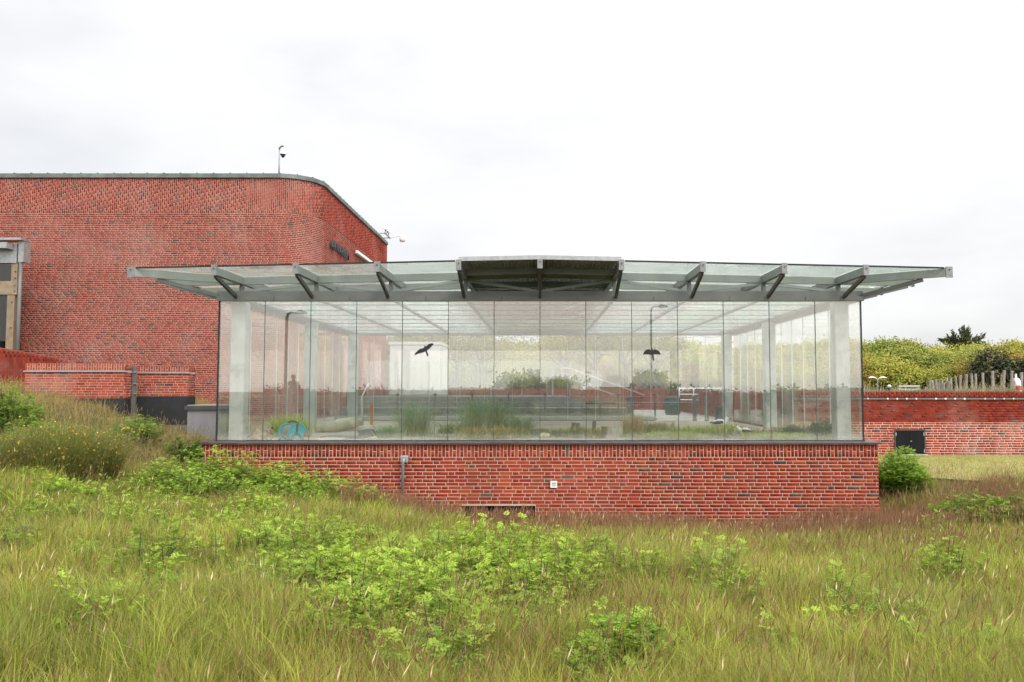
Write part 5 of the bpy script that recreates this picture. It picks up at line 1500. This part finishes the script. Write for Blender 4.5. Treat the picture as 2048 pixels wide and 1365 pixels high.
for k, (px, D, h) in enumerate(((860, 43.5, 4.0), (915, 44, 4.3), (960, 43.6, 3.9), (1130, 45, 4.2), (1190, 44.5, 4.4), (1250, 44.5, 4.3), (1310, 45, 4.1), (820, 45, 4.2))):
    q = at(px, 700, D); make_tree('lightly leafed tree with bare twigs seen through the rear glass', q.x, D, h, k * 1.3, 'light trees behind the yard')
# marram and weeds on the terrace edge
parts = []
for k in range(150):
    x = rng.uniform(7.2, 18.5); y = rng.uniform(22.6, 30) if k % 3 else rng.uniform(22.5, 24.5); n = int(rng.integers(30, 60))
    b = np.stack([x + rng.normal(0, .16, n), y + rng.normal(0, .16, n), np.full(n, TZ)], -1)
    tone = np.array((.24, .29, .16)) if k % 4 else np.array((.40, .34, .19))
    parts.append(blades(b, rng.uniform(.08, .24 if k % 4 else .5, n), rng.uniform(0, 6.28, n), rng.uniform(.15, .8, n), .014, tone * .9, tone * rng.uniform(.8, 1.25, (n, 1)), 2))
o = veg('terrace_grass', parts, 'grass'); tag(o, 'pale dune grass growing along the terrace above the wall', 'grass', kind='stuff')

# ------------------------------------------------------------------ planted bed inside the pavilion
BXg, BYg = np.meshgrid(np.linspace(-6.08, 6.08, 60), np.linspace(15.38, 25.46, 50))
def bed(x, y):
    x = np.asarray(x, float); y = np.asarray(y, float)
    return -1.075 + .03 * np.sin(x * 1.9 + y) * np.sin(y * 1.3) + .16 * np.exp(-((x - 3.2) / 1.3) ** 2 - ((y - 17.6) / .9) ** 2) + .07 * np.exp(-((x + 1.2) / 1.8) ** 2 - ((y - 17.8) / 1.1) ** 2)
idb = np.arange(BXg.size).reshape(BXg.shape)
fb_ = np.stack([idb[:-1, :-1], idb[:-1, 1:], idb[1:, 1:], idb[1:, :-1]], -1).reshape(-1, 4)
o = link('planting_bed', np_mesh('planting_bed', np.stack([BXg, BYg, bed(BXg, BYg)], -1).reshape(-1, 3), [fb_], M['bed_ground'], smooth=True)); tag(o, kind='structure')
def tussock(name, label, px, D, spread, h, n, c0, c1, lean=(.2, .9), wd=.012, group=None):
    x = at(px, 860, D).x; z = float(bed(x, D))
    t_ = thing(name, label, 'grass tuft', (x, D, z - .02), group)
    wd = wd * 1.7
    b = np.stack([rng.normal(0, spread, n), rng.normal(0, spread * .6, n), np.zeros(n)], -1)
    veg('blades', [blades(b, h * rng.uniform(.5, 1.1, n), rng.uniform(0, 6.28, n), rng.uniform(*lean, n), wd, c0, np.array(c1) * rng.uniform(.75, 1.25, (n, 1)), 3)], 'grass', t_)
    b2 = b[: n // 8]; m = len(b2)
    veg('dry_blades', [blades(b2, h * rng.uniform(.6, 1.25, m), rng.uniform(0, 6.28, m), rng.uniform(.3, 1.2, m), wd * .7, STRAW, PALE, 3)], 'grass', t_)
BG, BG2 = np.array((.30, .36, .16)), np.array((.36, .54, .30))
tussock('marram_tuft', 'blue green marram tuft with dead stalks in front of the white cabin', 828, 17.6, .15, .84, 480, BG, BG2)
tussock('marram_tuft', 'widest blue green marram tuft with straw at its base inside the glass', 972, 17.4, .22, .95, 850, BG, BG2)
tussock('marram_tuft', 'flattened marram tuft beside the widest one', 905, 18.6, .14, .42, 260, BG * .8, BG2 * .75, (.5, 1.3))
tussock('straw_tuft', 'dead straw tuft sprawling under the widest marram', 985, 16.8, .30, .38, 600, STRAW * .7, STRAW * 1.1, (.6, 1.4))
tussock('grass_tuft', 'vivid green grass tuft behind the hose reel', 580, 17.3, .17, .62, 700, (.30, .42, .06), (.42, .62, .08), (.2, .8))
tussock('straw_tuft', 'upright dry straw tuft beside the tree stumps', 1264, 17.2, .10, .62, 260, STRAW * .7, STRAW * 1.15, (.1, .6), .009)
tussock('grass_tuft', 'green tuft growing against the dark stump', 1155, 17.0, .12, .34, 260, (.17, .21, .06), (.24, .28, .07))
tussock('grass_tuft', 'brownish tuft between the stump and a pale stone', 1190, 16.9, .14, .30, 240, STRAW * .6, (.25, .22, .09))
for k, (px, D, s_, lab) in enumerate(((1350, 16.6, .30, 'low green turf mound in the middle of the right half bed'), (1420, 17.3, .40, 'highest green turf mound under the white bird'), (1490, 17.0, .30, 'brown tinged turf mound with a resting bird'), (1540, 16.6, .28, 'small turf patch beside the pale slab'), (1600, 16.3, .28, 'short turf strip before the right hand panes'))):
    tussock('turf_mound', lab, px, D, s_, .20, 1100, (.22, .21, .07), (.50, .62, .12) if k != 2 else (.33, .27, .11), (.2, 1.0), .010)
tussock('low_turf', 'thin turf along the front sill under the stumps', 1120, 16.2, .5, .10, 900, (.17, .18, .06), (.21, .25, .07), (.2, 1.0), .009)
tussock('low_turf', 'thin turf along the front sill between the marram tufts', 880, 16.2, .6, .10, 900, (.17, .17, .06), (.20, .23, .07), (.2, 1.0), .009)
for k, (px, D, sp, h, tone, lab) in enumerate(((778, 17.0, .10, .36, BG2 * .9, 'short blue green marram at the left foot of the marram row'), (1040, 17.8, .12, .5, BG2, 'thin marram tuft at the right end of the marram row'), (1110, 17.4, .22, .22, np.array((.26, .30, .10)), 'mossy low tuft in front of the seating steps'), (1310, 17.8, .2, .26, np.array((.40, .36, .17)), 'pale dry low tuft near the pointed stone'), (1560, 18.0, .25, .3, np.array((.44, .38, .2)), 'dry straw tuft under the side panes'), (1620, 17.6, .25, .42, np.array((.46, .40, .24)), 'tall pale straw tuft before the terrace wall'), (1460, 18.4, .3, .34, np.array((.46, .39, .22)), 'dry grass tuft behind the crouching bird'))):
    tussock('bed_tuft', lab, px, D, sp, h, 420, tone * .8, tone, (.2, .9), .011)
for px, D, h, lab in ((1640, 16.5, .34, 'grey green leafy plant by the right front column'), (1585, 17.0, .28, 'grey green leafy plant behind the turf strip'), (1655, 17.2, .4, 'feathery grey plant next to the right front column')):
    x = at(px, 860, D).x; t_ = thing('leafy_plant', lab, 'plant', (x, D, float(bed(x, D))))
    veg('foliage', [leaf_crown(.24, .2, h * .55, 24, 700, .05, [(.13, .20, .11), (.17, .24, .14), (.10, .15, .08)], zc=h * .45)], 'leaf', t_)
    stems_mesh([(.1 * math.cos(a), .1 * math.sin(a), h * .6) for a in (0, 1.5, 3, 4.5)], .005).build('stems', M['bark'], t_, local=True)

# hose reel
q = at(584, 876, 16.1); HRx, HRy, HRz = q.x, 16.1, float(bed(q.x, 16.1))
hr = thing('hose_reel', 'turquoise and black hose reel standing on the sill of the bed', 'hose reel', (HRx, HRy, HRz), None, R(32), 1.12)
def disc(cx_, y0, y1, zc, r, n=24):
    m_ = MB(); vs = []
    for y in (y0, y1):
        for k in range(n): vs.append((cx_ + r * math.cos(2 * math.pi * k / n), y, zc + r * math.sin(2 * math.pi * k / n)))
    return m_.add(vs, [tuple(range(n)), tuple(range(2 * n - 1, n - 1, -1))] + [(k, k + n, (k + 1) % n + n, (k + 1) % n) for k in range(n)])
for dy, dx in ((-.10, .06), (.10, -.06)):
    d_ = disc(dx, dy - .012, dy + .012, .165, .15).build('drum_flange', M['teal'], hr, local=True)
    rim = MB().tube([(dx + .15 * math.cos(a), dy - .02, .165 + .15 * math.sin(a)) for a in np.linspace(0, 6.283, 25)], .013, 6, cap=False); rim.build('rim', M['teal'], d_, local=True, smooth=True)
mb = MB()
for k in range(5):
    yy = -.075 + k * .037; mb.tube([(.035 - k * .018 + .12 * math.cos(a), yy, .165 + .12 * math.sin(a)) for a in np.linspace(0, 6.283, 21)], .018, 6, cap=False)
mb.build('hose_coil', M['hose'], hr, local=True, smooth=True)
MB().tube([(-.09, -.125, 0), (.05, -.125, .17), (.06, -.125, .33), (.04, -.06, .355), (-.02, .06, .355), (-.04, .125, .33), (-.05, .125, .17)], .020, 8).build('handle_frame', M['black_plastic'], hr, local=True, smooth=True)
MB().tube([(.05, -.13, .17), (.19, -.13, .0)], .020, 8).build('leg', M['black_plastic'], hr, local=True, smooth=True)
MB().tube([(-.05, .13, .17), (-.22, .13, .0)], .020, 8).build('leg', M['black_plastic'], hr, local=True, smooth=True)
MB().tube([(.05, -.13, .17), (-.08, -.14, .0)], .020, 8).build('leg', M['black_plastic'], hr, local=True, smooth=True)
MB().tube([(.06, -.15, .17), (.12, -.17, .13), (.17, -.17, .12)], .014, 8).build('crank', M['teal'], hr, local=True, smooth=True)
MB().tube([(.165, -.17, .12), (.225, -.17, .125)], .02, 8).build('crank_grip', M['red'], hr, local=True, smooth=True)
MB().tube([(-.10, -.1, .05), (-.2, -.12, .13), (-.30, -.12, .16), (-.36, -.1, .10), (-.40, -.08, .02)], .011, 6).build('loose_hose', M['hose'], hr, local=True, smooth=True)
# garden tap with hose coupling
q = at(533, 858, 16.4); z = float(bed(q.x, 16.4))
tp = thing('garden_tap', 'small grey garden tap with red coupling beside the hose reel', 'tap', (q.x, 16.4, z))
MB().tube([(0, 0, -.02), (0, 0, .22)], .014, 8).build('riser', M['galvanised'], tp, local=True)
MB().tube([(-.02, 0, .23), (.10, 0, .25)], .016, 8).build('body', M['galvanised'], tp, local=True)
MB().tube([(.10, 0, .27), (.14, 0, .285)], .026, 10).build('knob', M['black_plastic'], tp, local=True)
MB().tube([(.08, 0, .23), (.08, 0, .13)], .014, 8).build('coupling', M['red'], tp, local=True)
# driftwood, log, stones
q = at(515, 872, 16.3); z = float(bed(q.x, 16.3))
dw = thing('driftwood_root', 'gnarled brown driftwood root lying near the left front column', 'driftwood', (q.x, 16.3, z))
lump('stump', (q.x + .05, 16.3, z + .10), (.13, .11, .12), 'driftwood', 5, 3, .3, dw, 4.5)
MB().tube([(.02, 0, .12), (.0, 0, .2), (-.02, .02, .29)], [.08, .05, .012], 8).build('root', M['driftwood'], dw, local=True, smooth=True)
MB().tube([(.03, -.05, .15), (-.14, -.06, .07), (-.30, -.06, .0)], [.045, .035, .02], 8).build('root', M['driftwood'], dw, local=True, smooth=True)
MB().tube([(.08, .0, .13), (.1, 0, .2), (.13, 0, .23)], [.05, .03, .012], 8).build('root', M['driftwood'], dw, local=True, smooth=True)
q0, q1 = at(632, 856, 19.0), at(722, 843, 20.0)
lg = MB(); lg.tube([(q0.x, 19.0, -.94), (q0.x + .35, 19.2, -.93), ((q0.x + q1.x) / 2, 19.5, -.89), (q1.x - .2, 19.8, -.86), (q1.x, 20.0, -.86)], [.11, .14, .15, .16, .12], 12)
o = lg.build('fallen_log', M['log'], smooth=True); tag(o, 'pale mossy fallen log lying across the bed behind flat stones', 'log')
def stone(px, py, D, r, mat, lab, seed):
    q = at(px, py, D); z = float(bed(q.x, D)); o = lump('stone', (q.x, D, z + r[2] * .62), r, mat, seed, 3, .10); tag(o, lab, 'stone')
stone(747, 872, 16.2, (.125, .10, .075), 'stone', 'smooth rounded grey stone before the left marram', 1)
stone(740, 862, 17.4, (.26, .2, .10), 'slate', 'flat dark rock slab behind the rounded stone', 2)
stone(762, 856, 18.0, (.30, .2, .07), 'stone', 'flat pale rock slab below the fallen log', 3)
stone(685, 868, 17.0, (.5, .3, .05), 'slate', 'long low dark slab in front of the fallen log', 4)
stone(660, 874, 16.3, (.35, .2, .035), 'stone_pale', 'thin pale sandstone slab near the hose reel', 5)
stone(735, 846, 19.0, (.22, .18, .13), 'stone', 'brown boulder at the right tip of the log', 6)
stone(1198, 876, 16.0, (.07, .05, .045), 'stone_pale', 'small pale pebble near the sill below the stump', 7)
stone(1258, 873, 16.1, (.09, .06, .035), 'slate', 'small dark flat stone below the straw tuft', 8)
stone(1076, 858, 17.6, (.26, .2, .075), 'slate', 'dark wet rock with mossy top near the middle joint', 9)
stone(1088, 858, 17.1, (.11, .08, .06), 'stone_pale', 'reddish stone resting by the dark wet rock', 10)
stone(1327, 858, 18.5, (.10, .08, .08), 'stone_pale', 'pale pointed stone beside the paved edge', 11)
stone(545, 873, 16.2, (.09, .06, .03), 'stone_pale', 'pale flat pebble beside the garden tap', 12)
for px, py, D, r_, h_, lab in ((1216, 866, 16.8, .065, .26, 'straight sawn grey stump standing in the bed'), (1206, 860, 17.2, .06, .24, 'leaning dark stump behind the sawn stump'), (1150, 858, 17.5, .10, .30, 'broad black rotten stump left of the sawn stump'), (1187, 850, 18.2, .045, .34, 'thin dark stake stump between the rotten and sawn stumps'), (1437, 845, 20.0, .09, .62, 'tall dark post stump near the rear right column')):
    q = at(px, py, D); z = float(bed(q.x, D))
    m_ = MB(); m_.tube([(q.x, D, z - .05), (q.x + .01, D, z + h_ * .5), (q.x + .02, D, z + h_)], [r_ * 1.1, r_, r_ * .92], 12)
    o = m_.build('stump', M['slate'] if 'dark' in lab or 'black' in lab else M['timber_grey'], smooth=False); tag(o, lab, 'stump')
q = at(743, 850, 21.0)
o = MB().bb(q.x - .035, q.x + .035, 20.97, 21.03, -1.12, at(743, 806, 21.0).z).build('wooden_stake', M['orange_wood'], bevel=.006); tag(o, 'orange brown wooden stake standing left of the marram', 'stake')
lp = MB().tube([at(724, 842, 22.5), at(724, 793, 22.5), at(737, 767, 22.5)], .022, 8)
o = lp.build('bent_rail', M['white_paint'], smooth=True); tag(o, 'bent white tubular rail rising beside the rear left column', 'rail')
o = MB().bb(3.9, 5.9, 19.2, 19.9, -1.12, -1.0).build('stone_slab', M['concrete_pale'], bevel=.02); tag(o, 'pale stone slab edging the bed by the right side panes', 'slab')
# two resting birds
def bird(px, py, D, s_, rz, lab):
    q = at(px, py, D); z = float(bed(q.x, D)) + (.17 if px < 1460 else .1)
    t_ = thing('seabird', lab, 'bird', (q.x, D, z - .09), None, rz, s_)
    m_ = MB(); m_.tube([(-.20, 0, .10), (-.14, 0, .11), (-.04, 0, .12), (.06, 0, .12), (.12, 0, .14), (.155, 0, .19), (.18, 0, .225), (.21, 0, .22)], [.015, .055, .085, .08, .055, .038, .042, .02], 12)
    m_.build('body', M['feather_white'], t_, local=True, smooth=True)
    MB().tube([(-.21, .045, .12), (-.1, .075, .13), (.03, .075, .135)], [.012, .035, .03], 8).build('wing', M['feather_dark'], t_, local=True, smooth=True)
    MB().tube([(-.21, -.045, .12), (-.1, -.075, .13), (.03, -.075, .135)], [.012, .035, .03], 8).build('wing', M['feather_dark'], t_, local=True, smooth=True)
    MB().tube([(.205, 0, .215), (.27, 0, .20)], [.014, .004], 6).build('beak', M['feather_dark'], t_, local=True)
    MB().tube([(.17, 0, .24), (.20, 0, .238)], [.036, .02], 8).build('cap', M['feather_dark'], t_, local=True, smooth=True)
    for s2 in (-.03, .03): MB().tube([(0, s2, .06), (0, s2, -.06)], .007, 6).build('leg', M['orange_wood'], t_, local=True)
bird(1440, 840, 17.6, 1.0, .2, 'white and black seabird standing on the highest turf mound')
bird(1489, 855, 17.0, .9, 2.6, 'white and black seabird crouching beside the brown tinged mound')
# slack wire across the rear opening
pts = []
for k in range(113):
    px = 770 + k * 6; pts.append(at(px, 672 + 3 * abs(math.sin((px - 770) / 45 * math.pi / 1.0)), 25.3))
o = MB().tube(pts, .006, 5).build('hanging_wire', M['steel_dark']); tag(o, 'slack scalloped wire strung under the rear roof beam', 'wire')

# ================================================================== what stands behind the photographer (it shows in the panes)
for x, y, rx, rz_, lab in ((-.9, -14.5, 1.7, 1.25, 'broad dark bush on the slope behind the viewpoint'), (1.7, -14.8, 1.0, 1.05, 'small dark bush beside the broad one behind the viewpoint'), (6.2, -14.2, 1.1, 1.3, 'round dark bush below the lamp behind the viewpoint')):
    make_shrub('slope_bush', lab, None, rx, rx * .8, rz_, 60, 9000, .20, DK + [(.09, .10, .035)], (x, y, float(ground(x, y)) - .1), 'leaf_far')
i = 0
for x in np.arange(-30, 34, 2.6):
    if -3.5 < x < 9 : continue
    kd = DK + [(.09, .10, .035)]
    if i == 0: pb = make_shrub('slope_bush', 'dark bush in the row along the slope behind the viewpoint', 'bushes along the slope', 1.9, 1.3, .72, 50, 6000, .20, kd, (x, -15 + rng.uniform(-1, 1), float(ground(x, -15)) - .15))
    else: copy_tree(pb, (x, -15 + rng.uniform(-1, 1), float(ground(x, -15)) - .15), rng.uniform(0, 6), (1, 1, rng.uniform(.7, 1.15)))
    i += 1
for px, D, ptop, r_, lab in ((1303, 50.0, 612, .065, 'street lamp with curved arm beside the round bush behind the viewpoint'), (575, 42.0, 626, .085, 'street lamp with curved arm next to the standing person behind the viewpoint')):
    q = at(px, ptop, D); y = 2 * GY0 - D
    g_ = float(ground(q.x, y))
    t_ = thing('street_lamp', lab, 'street lamp', (q.x, y, g_))
    MB().tube([(q.x, y, g_ - .1), (q.x, y, q.z - .25)], r_, 10).build('pole', M['steel_dark'], t_, smooth=True)
    MB().tube([(q.x, y, q.z - .3), (q.x + .05, y, q.z - .08), (q.x + .2, y, q.z), (q.x + .6, y, q.z)], [r_, r_ * .8, r_ * .7, r_ * .7], 8).build('arm', M['steel_dark'], t_, smooth=True)
    MB().tube([(q.x + .5, y, q.z), (q.x + .7, y, q.z + .03), (q.x + 1.05, y, q.z - .01)], [.08, .13, .05], 10).build('lamp_head', M['steel'], t_, smooth=True)
# a standing person, hands at the waist
def person(x, y, zf, lab, h=1.75):
    t_ = thing('person', lab, 'person', (x, y, zf))
    me = bpy.data.meshes.new('body')
    J = {'pel': (0, 0, .95, .14), 'belly': (0, 0, 1.1, .135), 'chest': (0, -.01, 1.32, .155), 'neckb': (0, 0, 1.47, .075), 'neck': (0, -.01, 1.53, .055), 'head0': (0, -.02, 1.6, .085), 'head1': (0, -.03, 1.68, .095), 'crown': (0, -.02, 1.74, .06),
         'shl': (-.19, 0, 1.42, .07), 'ell': (-.32, .03, 1.17, .05), 'wrl': (-.16, -.18, 1.12, .035), 'hal': (-.09, -.22, 1.13, .04),
         'shr': (.19, 0, 1.42, .07), 'elr': (.31, .05, 1.16, .05), 'wrr': (.27, -.08, .95, .035), 'har': (.27, -.11, .86, .04),
         'hil': (-.1, 0, .9, .105), 'knl': (-.12, -.03, .5, .07), 'anl': (-.13, .02, .09, .05), 'tol': (-.15, -.14, .04, .04),
         'hir': (.1, 0, .9, .105), 'knr': (.12, -.02, .5, .07), 'anr': (.14, .02, .09, .05), 'tor': (.17, -.14, .04, .04)}
    names = list(J); ix = {k: i for i, k in enumerate(names)}
    ed = [('pel', 'belly'), ('belly', 'chest'), ('chest', 'neckb'), ('neckb', 'neck'), ('neck', 'head0'), ('head0', 'head1'), ('head1', 'crown'), ('chest', 'shl'), ('shl', 'ell'), ('ell', 'wrl'), ('wrl', 'hal'), ('chest', 'shr'), ('shr', 'elr'), ('elr', 'wrr'), ('wrr', 'har'), ('pel', 'hil'), ('hil', 'knl'), ('knl', 'anl'), ('anl', 'tol'), ('pel', 'hir'), ('hir', 'knr'), ('knr', 'anr'), ('anr', 'tor')]
    me.from_pydata([J[k][:3] for k in names], [(ix[a], ix[b]) for a, b in ed], [])
    o = link('body', me, t_); me.materials.append(M['cloth_dark'])
    m1 = o.modifiers.new('skin', 'SKIN'); sv = me.skin_vertices
    if not sv:
        bpy.context.view_layer.objects.active = o; o.select_set(True)
        bpy.ops.mesh.customdata_skin_add(); sv = me.skin_vertices
    for k in names: sv[0].data[ix[k]].radius = (J[k][3],) * 2
    sv[0].data[0].use_root = True
    o.modifiers.new('sub', 'SUBSURF').render_levels = 2
    t_.scale = (h / 1.78,) * 3
    hr_ = MB().lathe([(.0, .11), (.06, .10), (.098, .05), (.10, -.02), (.085, -.06)][::-1], (0, -.005, 1.69), 14).build('hair', M['bark'], t_, local=True, smooth=True)
q = at(588, 750, 42.0); y = 2 * GY0 - 42.0
g_ = float(ground(q.x, y))
person(q.x, y, g_, 'standing person in dark clothes with one hand at the waist behind the viewpoint', max(1.5, q.z - g_))
